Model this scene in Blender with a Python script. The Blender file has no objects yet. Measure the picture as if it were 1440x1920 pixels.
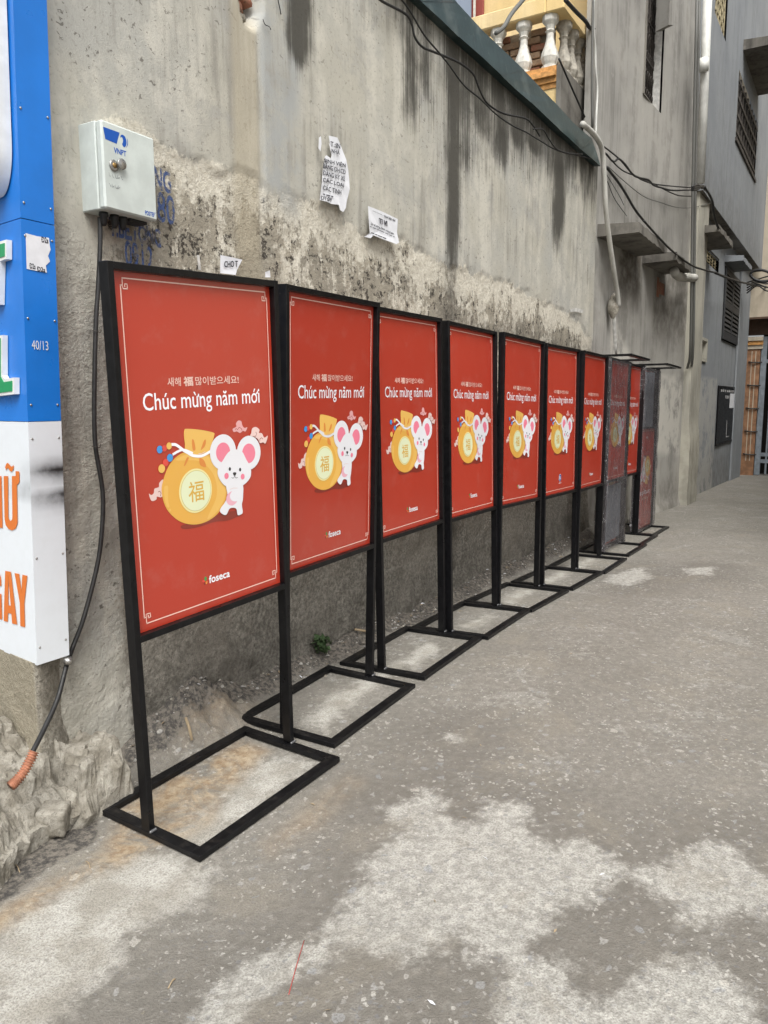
import bpy, bmesh, math, random
import numpy as np
from mathutils import Vector, Matrix
R = math.radians
S = bpy.context.scene
COL = S.collection

# ------------------------------------------------------------------ camera, sky, sun, exposure
FPX = 1454.06
YAW, PIT, ROLL = R(31.0919), R(7.97778), R(-0.26)
F = np.array([math.cos(YAW)*math.cos(PIT), math.sin(YAW)*math.cos(PIT), -math.sin(PIT)])
RT = np.cross(F, [0, 0, 1]); RT /= np.linalg.norm(RT); UP = np.cross(RT, F)
_c, _s = math.cos(ROLL), math.sin(ROLL)
RT, UP = _c*RT+_s*UP, -_s*RT+_c*UP
CAM = np.array([0, 0, 1.5])
cd = bpy.data.cameras.new('camera'); cam = bpy.data.objects.new('camera', cd); COL.objects.link(cam)
cam.matrix_world = Matrix(((RT[0], UP[0], -F[0], CAM[0]), (RT[1], UP[1], -F[1], CAM[1]), (RT[2], UP[2], -F[2], CAM[2]), (0, 0, 0, 1)))
cd.sensor_fit = 'HORIZONTAL'; cd.sensor_width = 36; cd.lens = 36*FPX/1440
cd.clip_start = .05; cd.clip_end = 500
S.camera = cam
SUN_EL, SUN_AZ = R(54), math.atan2(-0.62, -0.78)      # light comes from the open street behind the camera
w = bpy.data.worlds.new('World'); S.world = w; w.use_nodes = True
wn = w.node_tree; bg = wn.nodes['Background']
sky = wn.nodes.new('ShaderNodeTexSky'); sky.sky_type = 'NISHITA'; sky.sun_disc = False
sky.sun_elevation = SUN_EL; sky.sun_rotation = math.pi/2-SUN_AZ
sky.air_density = 1.0; sky.dust_density = 5.0; sky.ozone_density = 1.0
hs = wn.nodes.new('ShaderNodeHueSaturation'); hs.inputs['Saturation'].default_value = .22
wn.links.new(sky.outputs[0], hs.inputs['Color']); wn.links.new(hs.outputs[0], bg.inputs[0])
bg.inputs[1].default_value = .105
sd = bpy.data.lights.new('sun', 'SUN'); sun = bpy.data.objects.new('sun', sd); COL.objects.link(sun)
sd.energy = 1.5; sd.angle = R(32); sd.color = (1, .985, .945)
sdir = Vector((math.cos(SUN_AZ)*math.cos(SUN_EL), math.sin(SUN_AZ)*math.cos(SUN_EL), math.sin(SUN_EL)))
sun.rotation_euler = sdir.to_track_quat('Z', 'Y').to_euler(); sun.location = (-4, -3, 9)
vs = S.view_settings
vs.view_transform = 'Standard'; vs.look = 'None'; vs.exposure = 0.84; vs.gamma = 1; vs.use_curve_mapping = False
S.render.engine = 'CYCLES'; S.cycles.use_denoising = True; S.cycles.denoiser = 'OPENIMAGEDENOISE'; S.cycles.denoising_input_passes = 'RGB_ALBEDO_NORMAL'; S.cycles.denoising_prefilter = 'NONE'; S.cycles.use_adaptive_sampling = False
S.cycles.max_bounces = 5; S.cycles.diffuse_bounces = 3; S.cycles.glossy_bounces = 3; S.cycles.transparent_max_bounces = 16

# ------------------------------------------------------------------ points seen along a line of sight, on known planes
def ray(u, v): return F+RT*(u-720)/FPX+UP*(960-v)/FPX
def gp(u, v, z=0): d = ray(u, v); return CAM+d*((z-1.5)/d[2])
def py_(u, v, y): d = ray(u, v); return CAM+d*(y/d[1])
def px_(u, v, x): d = ray(u, v); return CAM+d*(x/d[0])
WALL_Y, W2_Y, W3L_Y, W3U_Y, GATE_X = 2.6, 2.63, 2.42, 2.2, 21.9
W2K = .06                                   # the grey building turns slightly into the alley
def y2(x): return W2_Y-W2K*(np.asarray(x)-8.62)
def p2_(u, v, off=0): d = ray(u, v); return CAM+d*((W2_Y-off+W2K*8.62)/(d[1]+W2K*d[0]))

# ------------------------------------------------------------------ numpy noise
def _h(i, j, s):
    v = np.sin(i*127.1+j*311.7+s*74.7)*43758.5453
    return v-np.floor(v)
def vn(x, y, s=0):
    x = np.asarray(x, float); y = np.asarray(y, float)
    i = np.floor(x); j = np.floor(y); a = x-i; b = y-j
    a = a*a*(3-2*a); b = b*b*(3-2*b)
    return (_h(i, j, s)*(1-a)+_h(i+1, j, s)*a)*(1-b)+(_h(i, j+1, s)*(1-a)+_h(i+1, j+1, s)*a)*b
def fbm(x, y, s=0, o=4):
    t = 0; k = .5
    for q in range(o):
        t = t+k*(vn(x, y, s+q)-.5); x = x*2.03; y = y*2.03; k *= .5
    return t
def sdpoly(px, py, poly):
    P = np.array(poly, float); n = len(P); d = np.full(px.shape, 1e9); ins = np.zeros(px.shape, bool)
    for i in range(n):
        a = P[i]; b = P[(i+1) % n]; e = b-a
        wx, wy = px-a[0], py-a[1]
        t = np.clip((wx*e[0]+wy*e[1])/(e@e+1e-12), 0, 1)
        d = np.minimum(d, np.hypot(wx-e[0]*t, wy-e[1]*t))
        c = (a[1] > py) != (b[1] > py)
        with np.errstate(divide='ignore', invalid='ignore'):
            xi = a[0]+(py-a[1])*e[0]/(e[1] if e[1] else 1e-12)
        ins ^= c & (px < xi)
    return np.where(ins, d, -d)
def sstep(a, b, x): t = np.clip((x-a)/(b-a), 0, 1); return t*t*(3-2*t)

# ------------------------------------------------------------------ materials
class G:
    def __init__(s, name, rough=.6, color=(.5, .5, .5), spec=.5, metal=0):
        s.m = bpy.data.materials.new(name); s.m.use_nodes = True; s.t = s.m.node_tree
        s.b = s.t.nodes['Principled BSDF']; s.out = s.t.nodes['Material Output']
        s.set('Roughness', rough); s.set('Base Color', (*color, 1)); s.set('Specular IOR Level', spec); s.set('Metallic', metal)
        s._co = None
    def lk(s, v, sock):
        if hasattr(v, 'is_output'): s.t.links.new(v, sock)
        elif isinstance(v, (tuple, list)) and len(v) == 3 and len(sock.default_value) == 4: sock.default_value = (*v, 1)
        else: sock.default_value = v
    def set(s, n, v): s.lk(v, s.b.inputs[n])
    @property
    def co(s):
        if s._co is None: s._co = s.t.nodes.new('ShaderNodeTexCoord').outputs['Object']
        return s._co
    def map(s, scale=(1, 1, 1), loc=(0, 0, 0)):
        n = s.t.nodes.new('ShaderNodeMapping'); s.lk(s.co, n.inputs[0]); n.inputs['Scale'].default_value = scale; n.inputs['Location'].default_value = loc
        return n.outputs[0]
    def noise(s, scale, detail=4, rough=.55, vec=None, dist=0):
        n = s.t.nodes.new('ShaderNodeTexNoise'); s.lk(vec if vec is not None else s.co, n.inputs['Vector'])
        n.inputs['Scale'].default_value = scale; n.inputs['Detail'].default_value = detail; n.inputs['Roughness'].default_value = rough; n.inputs['Distortion'].default_value = dist
        return n.outputs[0]
    def voro(s, scale, vec=None, feat='F1', rnd=1):
        n = s.t.nodes.new('ShaderNodeTexVoronoi'); n.feature = feat; s.lk(vec if vec is not None else s.co, n.inputs['Vector']); n.inputs['Scale'].default_value = scale
        n.inputs['Randomness'].default_value = rnd
        return n.outputs
    def math(s, op, a, b=0., c=0., clamp=False):
        n = s.t.nodes.new('ShaderNodeMath'); n.operation = op; n.use_clamp = clamp
        s.lk(a, n.inputs[0]); s.lk(b, n.inputs[1]); s.lk(c, n.inputs[2]); return n.outputs[0]
    def ramp(s, f, lo, hi, a=0., b=1.):
        n = s.t.nodes.new('ShaderNodeMapRange'); n.interpolation_type = 'SMOOTHSTEP'; s.lk(f, n.inputs[0])
        for k, v in zip((1, 2, 3, 4), (lo, hi, a, b)): s.lk(v, n.inputs[k])
        return n.outputs[0]
    def mix(s, f, a, b, mode='MIX'):
        n = s.t.nodes.new('ShaderNodeMix'); n.data_type = 'RGBA'; n.blend_type = mode
        s.lk(f, n.inputs[0]); s.lk(a, n.inputs[6]); s.lk(b, n.inputs[7]); return n.outputs[2]
    def attr(s, name):
        n = s.t.nodes.new('ShaderNodeAttribute'); n.attribute_name = name; return n.outputs['Fac']
    def sep(s, c):
        n = s.t.nodes.new('ShaderNodeSeparateXYZ'); s.lk(c, n.inputs[0]); return n.outputs
    def bump(s, h, strength=.5, dist=.01):
        n = s.t.nodes.new('ShaderNodeBump'); s.lk(h, n.inputs['Height']); n.inputs['Strength'].default_value = strength; n.inputs['Distance'].default_value = dist
        s.lk(n.outputs[0], s.b.inputs['Normal'])
def plain(name, color, rough=.5, spec=.5, metal=0, var=.0, vscale=8, bump=0, bscale=60):
    g = G(name, rough, color, spec, metal)
    if var:
        n = g.noise(vscale, 5, .6)
        g.set('Base Color', g.mix(g.ramp(n, .35, .68), tuple(c*(1-var) for c in color), tuple(min(1, c*(1+var*.6)) for c in color)))
        g.set('Roughness', g.ramp(g.noise(vscale*2.3, 4), .3, .7, rough-.08, rough+.1))
    if bump: g.bump(g.noise(bscale, 4), bump, .004)
    return g.m

def mat_ground():
    g = G('ground_concrete', .82)
    n1 = g.noise(1.1, 3, .6); n2 = g.noise(5, 4, .66); n3 = g.noise(28, 4, .68); n4 = g.noise(150, 2, .7)
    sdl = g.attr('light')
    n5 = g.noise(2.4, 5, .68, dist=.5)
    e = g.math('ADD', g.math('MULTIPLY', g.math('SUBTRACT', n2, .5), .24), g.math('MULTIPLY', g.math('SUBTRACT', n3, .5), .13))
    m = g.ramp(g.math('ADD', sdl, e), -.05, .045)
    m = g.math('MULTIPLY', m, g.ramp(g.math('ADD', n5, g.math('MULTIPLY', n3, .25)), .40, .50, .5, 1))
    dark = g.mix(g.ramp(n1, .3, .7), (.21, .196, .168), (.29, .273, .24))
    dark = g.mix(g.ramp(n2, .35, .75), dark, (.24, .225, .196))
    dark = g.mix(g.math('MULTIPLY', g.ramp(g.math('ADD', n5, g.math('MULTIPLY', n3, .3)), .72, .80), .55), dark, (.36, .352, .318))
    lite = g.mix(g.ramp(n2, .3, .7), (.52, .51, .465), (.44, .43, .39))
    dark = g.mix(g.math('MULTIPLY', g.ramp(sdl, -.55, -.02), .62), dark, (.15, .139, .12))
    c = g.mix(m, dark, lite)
    c = g.mix(g.ramp(n3, .36, .66, .42, 0), c, (.10, .094, .078))
    c = g.mix(g.ramp(g.noise(2.1, 4, .7, dist=.4), .52, .66, 0, .4), c, (.27, .245, .195))
    # smooth cement apron by the wall
    ap = g.ramp(g.math('ADD', g.attr('apron'), e), -.05, .06)
    apc = g.mix(g.ramp(g.noise(7, 4, .7), .36, .62), (.33, .31, .265), (.50, .485, .44))
    apc = g.mix(g.ramp(n3, .5, .68, 0, .5), apc, (.24, .215, .175))
    c = g.mix(ap, c, apc)
    # aggregate stones showing in the worn concrete
    wv = g.t.nodes.new('ShaderNodeVectorMath'); wv.operation = 'ADD'; g.lk(g.map((1, 1, .2)), wv.inputs[0])
    wn_ = g.t.nodes.new('ShaderNodeVectorMath'); wn_.operation = 'SCALE'; nz_ = g.t.nodes.new('ShaderNodeTexNoise'); g.lk(g.co, nz_.inputs['Vector']); nz_.inputs['Scale'].default_value = 60; nz_.inputs['Detail'].default_value = 1
    g.lk(nz_.outputs['Color'], wn_.inputs[0]); wn_.inputs['Scale'].default_value = .012; g.lk(wn_.outputs[0], wv.inputs[1])
    v = g.voro(70, wv.outputs[0]); ve = g.voro(70, wv.outputs[0], 'DISTANCE_TO_EDGE')
    vr = g.sep(v['Color'])
    st = g.math('MULTIPLY', g.math('GREATER_THAN', vr[0], .62), g.ramp(ve['Distance'], g.ramp(vr[2], 0, 1, .05, .30), g.ramp(vr[2], 0, 1, .12, .38)))
    st = g.math('MULTIPLY', g.math('MULTIPLY', st, g.ramp(ap, 0, 1, 1, .25)), g.ramp(g.math('ADD', n5, g.math('MULTIPLY', n2, .4)), .52, .82, .15, 1))
    stc = g.mix(g.ramp(vr[1], .2, .8), (.16, .165, .175), (.60, .58, .53))
    c = g.mix(g.math('MULTIPLY', st, .55), c, stc)
    v2 = g.voro(30, wv.outputs[0]); ve2 = g.voro(30, wv.outputs[0], 'DISTANCE_TO_EDGE')
    vr2 = g.sep(v2['Color'])
    st2 = g.math('MULTIPLY', g.math('GREATER_THAN', vr2[0], .91), g.ramp(ve2['Distance'], g.ramp(vr2[2], 0, 1, .12, .32), g.ramp(vr2[2], 0, 1, .18, .40)))
    st2 = g.math('MULTIPLY', st2, g.ramp(ap, 0, 1, 1, 0))
    c = g.mix(g.math('MULTIPLY', st2, .5), c, g.mix(vr2[1], (.26, .285, .31), (.58, .55, .49)))
    # fine sand grain
    c = g.mix(g.ramp(n4, .36, .74, 0, .6), c, (.14, .127, .11))
    # rusty clay stain and dark soil along the wall foot
    oc = g.math('MULTIPLY', g.attr('ochre'), g.ramp(g.noise(6, 5, .72, dist=.8), .30, .60))
    c = g.mix(g.math('MULTIPLY', oc, .85), c, g.mix(g.ramp(n3, .35, .65), (.27, .18, .10), (.42, .33, .215)))
    so = g.ramp(g.math('ADD', g.attr('soil'), g.math('MULTIPLY', g.math('SUBTRACT', g.noise(14, 4, .65), .5), .9)), .24, .5)
    c = g.mix(so, c, g.mix(g.ramp(g.noise(45, 3, .7), .35, .65), (.05, .046, .042), (.19, .17, .142)))
    g.set('Base Color', c)
    g.set('Roughness', g.ramp(n2, .3, .7, .72, .92))
    g.bump(g.math('ADD', g.math('MULTIPLY', n4, .8), g.math('MULTIPLY', n3, 1.2)), .7, .007)
    return g.m

def mat_wall():
    g = G('weathered_render', .9, spec=.3)
    big = g.noise(1.3, 3, .6); med = g.noise(6, 4, .68); fine = g.noise(45, 3, .7); grit = g.noise(170, 2, .7)
    ver = g.noise(3.2, 4, .6, g.map((1.6, 1, .16)))
    ver2 = g.noise(9, 4, .65, g.map((1.8, 1, .12)))
    up = g.mix(g.ramp(big, .35, .66), (.455, .435, .37), (.41, .405, .37))
    up = g.mix(g.ramp(g.math('ADD', ver, g.math('MULTIPLY', g.math('SUBTRACT', med, .5), .7)), .40, .68, 0, .7), up, (.60, .575, .50))
    up = g.mix(g.ramp(g.math('ADD', ver2, g.math('MULTIPLY', g.math('SUBTRACT', g.noise(1.7, 3, .6), .5), 1.1)), .52, .82, 0, .7), up, (.25, .238, .21))
    up = g.mix(g.math('MULTIPLY', g.ramp(g.noise(2.3, 5, .72, dist=.7), .52, .66), .45), up, (.31, .305, .29))
    pit = g.math('MULTIPLY', g.ramp(g.noise(34, 4, .62, g.map((1, .3, 1.25)), .6), .625, .665), g.ramp(big, .35, .6, .4, 1))
    up = g.mix(g.math('MULTIPLY', pit, .75), up, (.10, .09, .075))
    up = g.mix(g.ramp(g.noise(58, 3, .6), .66, .73, 0, .45), up, (.56, .53, .46))
    up = g.mix(g.ramp(fine, .5, .75, 0, .4), up, (.22, .205, .175))
    # peeled band: lime wash over old brown render
    pe = g.attr('peel')
    edge = g.math('ADD', g.math('MULTIPLY', g.math('SUBTRACT', med, .5), .22), g.math('MULTIPLY', g.math('SUBTRACT', fine, .5), .10))
    pm = g.ramp(g.math('ADD', pe, edge), -.012, .016)
    fr = g.ramp(pe, .03, .30, .24, .04)
    lm = g.ramp(g.math('ADD', g.math('ADD', fr, g.noise(15, 6, .80)), g.math('ADD', g.math('MULTIPLY', g.math('SUBTRACT', ver2, .5), .55), g.math('MULTIPLY', g.math('SUBTRACT', g.noise(2.2, 3), .5), .6))), .55, .66, .02, .95)
    lime = g.mix(g.ramp(fine, .3, .7), (.54, .50, .41), (.70, .665, .57))
    old = g.mix(g.ramp(med, .3, .7), (.37, .335, .265), (.27, .248, .20))
    old = g.mix(g.ramp(g.noise(22, 5, .78), .53, .59), old, (.05, .043, .035))
    low = g.mix(lm, old, lime)
    # lower rough cement render
    lo = g.ramp(g.math('ADD', g.attr('low'), g.math('MULTIPLY', edge, 1.5)), -.06, .16)
    cem = g.mix(g.ramp(fine, .32, .68), (.18, .17, .145), (.44, .415, .36))
    cem = g.mix(g.ramp(big, .4, .7, 0, .6), cem, (.36, .33, .28))
    cem = g.mix(g.ramp(grit, .52, .72, 0, .7), cem, (.085, .078, .068))
    low = g.mix(lo, low, cem)
    low = g.mix(g.math('MULTIPLY', g.attr('damp'), g.ramp(g.noise(7, 4, .7), .35, .65, .35, 1)), low, (.085, .077, .064))
    c = g.mix(pm, up, low)
    # brown shuttered strip and pale grey skim
    c = g.mix(g.math('MULTIPLY', g.attr('strip'), .6), c, (.42, .37, .27))
    c = g.mix(g.math('MULTIPLY', g.attr('skim'), g.ramp(med, .35, .6, .2, .9)), c, (.36, .37, .36))
    # rain streaks
    sk = g.attr('streak')
    ver3 = g.noise(20, 4, .7, g.map((1.9, 1, .055)), .3)
    rag = g.math('ADD', g.math('MULTIPLY', g.math('SUBTRACT', ver3, .5), 1.9), g.math('MULTIPLY', g.math('SUBTRACT', g.noise(5, 5, .72, g.map((1, 1, .5))), .5), 1.5))
    skr = g.ramp(g.math('ADD', sk, g.math('MULTIPLY', rag, .62)), .38, 1.0)
    sk = g.math('MULTIPLY', g.math('MULTIPLY', skr, g.ramp(sk, .04, .3)), .93, clamp=True)
    c = g.mix(sk, c, g.mix(fine, (.035, .033, .027), (.075, .07, .058)))
    g.set('Base Color', c)
    lo_ = g.ramp(g.attr('low'), -.05, .12)
    h = g.math('ADD', g.math('MULTIPLY', grit, .16), g.math('MULTIPLY', g.noise(48, 5, .72), g.math('ADD', .12, g.math('ADD', g.math('MULTIPLY', lo_, 1.7), g.ramp(pe, -.02, .04, 0, .75)))))
    g.bump(h, .9, .012)
    return g.m

def mat_render(name, a, b, dark, tint=None, streak=.55, spec=.3):
    g = G(name, .88, spec=spec)
    big = g.noise(.9, 3, .6); med = g.noise(5, 4, .65); grit = g.noise(90, 2, .7)
    ver = g.noise(2.6, 4, .62, g.map((1.7, 1.7, .10))); ver2 = g.noise(8, 4, .65, g.map((1.7, 1.7, .07)))
    c = g.mix(g.ramp(big, .35, .65), a, b)
    c = g.mix(g.ramp(g.math('ADD', ver, g.math('MULTIPLY', g.math('SUBTRACT', med, .5), .8)), .44, .74, 0, streak), c, dark)
    c = g.mix(g.ramp(g.math('ADD', ver2, g.math('MULTIPLY', g.math('SUBTRACT', big, .5), 1.0)), .56, .8, 0, streak*.9), c, tuple(x*.75 for x in dark))
    c = g.mix(g.ramp(med, .58, .72, 0, .35), c, tuple(min(1, x*1.25) for x in a))
    c = g.mix(g.math('MULTIPLY', g.attr('stain'), g.ramp(med, .3, .65, .35, 1)), c, (.085, .072, .055))
    c = g.mix(g.math('MULTIPLY', g.attr('lime'), g.ramp(g.noise(3.5, 4, .7), .36, .52)), c, (.52, .50, .45))
    g.set('Base Color', c)
    g.bump(g.math('ADD', grit, g.math('MULTIPLY', med, 2)), .35, .006)
    return g.m
def mat_rubble(name, a, b, dk):
    g = G(name, .92, spec=.25)
    m = g.noise(9, 7, .68); f = g.noise(55, 6, .72)
    c = g.mix(g.ramp(m, .36, .64), a, b); c = g.mix(g.ramp(f, .52, .72, 0, .8), c, dk)
    c = g.mix(g.ramp(g.noise(18, 5, .6), .62, .75, 0, .5), c, (.5, .47, .40))
    g.set('Base Color', c); g.bump(g.math('ADD', f, m), .9, .012); return g.m
def mat_metal_roof():
    g = G('green_metal', .42, spec=.5)
    ver = g.noise(16, 5, .6, g.map((1.2, 1, .35), (0, 0, 0)))
    c = g.mix(g.ramp(ver, .4, .7), (.013, .032, .034), (.022, .047, .048))
    sc = g.noise(34, 3, .6, g.map((2.2, 1, .25)))
    c = g.mix(g.ramp(sc, .64, .72, 0, .5), c, (.20, .25, .24))
    c = g.mix(g.math('MULTIPLY', g.ramp(g.noise(4, 5, .6), .5, .7), .5), c, (.10, .125, .12))
    g.set('Base Color', c); return g.m
def mat_black():
    g = G('black_paint', .34, spec=.28)
    n = g.noise(30, 5, .6)
    c = g.mix(g.ramp(n, .35, .7), (.0035, .0035, .0042), (.007, .007, .008))
    nz = g.sep(g.t.nodes.new('ShaderNodeNewGeometry').outputs['Normal'])[2]
    pos = g.t.nodes.new('ShaderNodeNewGeometry').outputs['Position']
    du = g.math('MULTIPLY', g.ramp(nz, .6, .95), g.ramp(g.noise(24, 5, .72, pos), .50, .72, .0, .22))
    c = g.mix(du, c, (.09, .08, .068))
    c = g.mix(g.math('MULTIPLY', g.ramp(g.noise(70, 3, .7, pos), .70, .76), .5), c, (.10, .085, .07))
    g.set('Base Color', c)
    g.set('Roughness', g.ramp(g.noise(14, 4), .3, .7, .27, .42)); g.bump(g.noise(260, 2), .06, .002)
    return g.m
def print_mat(name, col, rough=.30):
    g = G(name, rough, col, .5); g.set('Coat Weight', .6); g.set('Coat Roughness', .10)
    pos = g.t.nodes.new('ShaderNodeNewGeometry').outputs['Position']
    n = g.t.nodes.new('ShaderNodeBump'); g.lk(g.noise(2.3, 2, .4, pos), n.inputs['Height']); n.inputs['Strength'].default_value = .5; n.inputs['Distance'].default_value = .012
    g.lk(n.outputs[0], g.b.inputs['Normal']); g.lk(n.outputs[0], g.b.inputs['Coat Normal'])
    d = g.ramp(g.noise(9, 4, .7, pos), .5, .75, 0, .05); oi = g.t.nodes.new('ShaderNodeObjectInfo').outputs['Random']
    g.set('Base Color', g.mix(d, g.mix(oi, tuple(c*.92 for c in col), tuple(min(1, c*1.07) for c in col)), (.5, .45, .4, 1)))
    return g.m
def mat_wrap():
    g = G('stretch_film', .12, (.13, .12, .125), .7)
    fold = g.noise(3, 6, .6, g.map((9, 4, 2.4)), 1.2); fol2 = g.noise(14, 4, .6, g.map((3.5, 1, .55)), .8); fol3 = g.noise(26, 3, .55, g.map((1, 1, 3)), 1.5)
    a = g.math('ADD', g.ramp(fold, .42, .72, .32, .72), g.math('MULTIPLY', g.ramp(fol2, .56, .66), .25))
    a = g.math('ADD', a, g.math('MULTIPLY', g.ramp(fol3, .62, .7), .3), clamp=True)
    gl = g.math('MAXIMUM', g.ramp(fol3, .64, .70), g.ramp(fol2, .64, .70))
    g.set('Base Color', g.mix(gl, (.13, .12, .125), (.62, .62, .64)))  # glints painted into the film colour as pale streaks
    g.set('Alpha', a); g.bump(g.math('ADD', fold, fol2), 1, .02); return g.m
def mat_sticker_white(): return plain('paper_white', (.74, .75, .78), .75, .2, var=.06, vscale=20)

MAT = dict(
    ground=mat_ground(), wall=mat_wall(),
    render2=mat_render('grey_render', (.40, .385, .35), (.33, .32, .295), (.19, .18, .162)),
    render3=mat_render('bluegrey_paint', (.235, .25, .265), (.28, .295, .305), (.165, .175, .185), streak=.4),
    column=mat_render('column_render', (.46, .44, .37), (.37, .355, .305), (.2, .19, .155), streak=.4),
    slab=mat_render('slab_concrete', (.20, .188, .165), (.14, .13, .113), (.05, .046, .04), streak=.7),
    yellow=mat_render('yellow_paint', (.74, .55, .26), (.80, .63, .36), (.45, .33, .16), streak=.3),
    beige=mat_render('beige_paint', (.47, .41, .32), (.52, .46, .36), (.30, .26, .20), streak=.35),
    orange=plain('orange_paint', (.30, .155, .08), .6, var=.3, vscale=6),
    roof=mat_metal_roof(), black=mat_black(),
    red=print_mat('poster_red', (.46, .042, .021)), cream=print_mat('print_pink_line', (.85, .56, .48)), white=print_mat('print_white', (.84, .84, .88)),
    yel=print_mat('print_gold', (.78, .42, .075)), yel2=print_mat('print_gold_light', (.83, .50, .12)), org=print_mat('print_orange', (.72, .25, .05)), coin=print_mat('print_pale_green', (.77, .82, .55)),
    coin2=print_mat('print_pale_yellow', (.86, .78, .36)), fu=print_mat('print_ochre', (.70, .42, .06)), blue=print_mat('print_blue', (.05, .30, .70)), redb=print_mat('print_bright_red', (.72, .07, .05)),
    pink=print_mat('print_pink', (.88, .23, .33)), pink2=print_mat('print_soft_pink', (.86, .46, .55)), cloud=print_mat('print_cloud_pink', (.78, .40, .40)), cloud2=print_mat('print_cloud_pale', (.80, .58, .54)),
    ink=print_mat('print_black', (.02, .02, .025)), shad=print_mat('print_dark_red', (.24, .03, .018)), line=print_mat('print_line_gold', (.55, .45, .16)),
    green=print_mat('print_green', (.06, .30, .07)), navy=print_mat('print_navy', (.03, .06, .32)),
    sblue=plain('sign_blue', (.010, .175, .62), .34, var=.09, vscale=3), swhite=None,
    sgreen=plain('letter_green', (.012, .28, .10), .35), slet=plain('letter_white', (.72, .73, .72), .5, var=.12), sor=plain('letter_orange', (.66, .17, .025), .5),
    boxm=plain('cabinet_paint', (.58, .63, .60), .42, var=.10, vscale=9), vblue=plain('logo_blue', (.006, .085, .42), .45), steel=plain('steel', (.42, .41, .39), .32, metal=.85, var=.2, vscale=40),
    brass=plain('brass', (.35, .22, .08), .4, metal=.7), rubber=plain('black_rubber', (.012, .012, .012), .55), cable=plain('cable_black', (.02, .02, .02), .5, var=.3, vscale=30),
    graycab=plain('cable_grey', (.13, .13, .12), .6), pvc=plain('white_pvc', (.66, .66, .62), .45, var=.16, vscale=5), pvcold=mat_render('old_pvc', (.55, .54, .50), (.42, .41, .37), (.22, .21, .18), streak=.4),
    conduit=plain('orange_conduit', (.36, .15, .085), .65, var=.35, vscale=30), paper=mat_sticker_white(), ink2=plain('printed_ink', (.04, .04, .05), .8, .2), inkfade=plain('faded_ink', (.16, .16, .18), .8, .2),
    stencil=None, rubble=mat_rubble('rubble', (.42, .395, .34), (.21, .19, .152), (.06, .05, .04)), soil=mat_rubble('soil', (.22, .175, .12), (.30, .25, .18), (.08, .065, .05)),
    brick=mat_rubble('old_brick', (.33, .135, .085), (.27, .16, .105), (.12, .07, .05)), brickb=mat_rubble('brown_brick', (.40, .29, .19), (.33, .22, .145), (.15, .10, .07)),
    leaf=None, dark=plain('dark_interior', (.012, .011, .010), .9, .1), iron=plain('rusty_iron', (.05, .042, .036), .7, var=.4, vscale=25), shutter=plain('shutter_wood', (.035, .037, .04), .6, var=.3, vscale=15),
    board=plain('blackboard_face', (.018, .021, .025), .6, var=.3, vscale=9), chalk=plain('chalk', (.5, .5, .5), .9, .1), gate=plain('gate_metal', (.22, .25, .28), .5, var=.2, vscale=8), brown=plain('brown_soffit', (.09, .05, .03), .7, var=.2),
    balw=plain('baluster_white', (.66, .64, .575), .6, var=.2, vscale=14), balshade=plain('baluster_shaded', (.40, .37, .31), .75, var=.35, vscale=14), trim=plain('orange_trim', (.60, .30, .09), .65, var=.3, vscale=20),
    reddoor=plain('red_door', (.26, .05, .035), .5), glass=plain('window_glass', (.25, .30, .38), .12), wrap=mat_wrap(), weld=plain('weld_bead', (.16, .16, .165), .35, metal=.6),
    limep=plain('lime_patch', (.56, .55, .52), .85, .2, var=.2, vscale=20), stick=plain('red_stick', (.45, .06, .05), .6), twig=plain('dry_twig', (.35, .27, .17), .8), stone=mat_rubble('pale_stone', (.46, .44, .40), (.34, .33, .31), (.2, .19, .17)),
    foam=plain('white_sealant', (.70, .68, .62), .8, .2, var=.2, vscale=25), lattice=plain('lattice_cream', (.42, .36, .22), .7, var=.3, vscale=20), film=plain('grey_backing', (.14, .155, .18), .5),
)
def _mk():
    g = G('sign_white', .4)
    z = g.sep(g.co)[2]
    n = g.noise(5, 6, .6); n2 = g.noise(22, 5, .6)
    soot = g.math('MULTIPLY', g.attr('soot'), g.ramp(n, .3, .62, .45, 1.1), clamp=True)
    c = g.mix(g.ramp(n2, .4, .7, 0, .12), (.72, .76, .80), (.58, .60, .60))
    g.set('Base Color', g.mix(soot, c, (.03, .03, .03))); MAT['swhite'] = g.m
    g = G('stencil_paint', .85, (.03, .06, .20), .2)
    g.set('Base Color', g.mix(g.noise(60, 5, .7), (.02, .045, .17), (.12, .17, .30)))
    g.set('Alpha', g.ramp(g.math('ADD', g.noise(38, 7, .75), g.math('MULTIPLY', g.noise(7, 4), .6)), .70, .90, .9, .04)); MAT['stencil'] = g.m
    g = G('leaf_green', .5, (.05, .13, .03), .4)
    g.set('Base Color', g.mix(g.noise(30, 4), (.03, .06, .025), (.075, .12, .05))); MAT['leaf'] = g.m
_mk()

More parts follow.
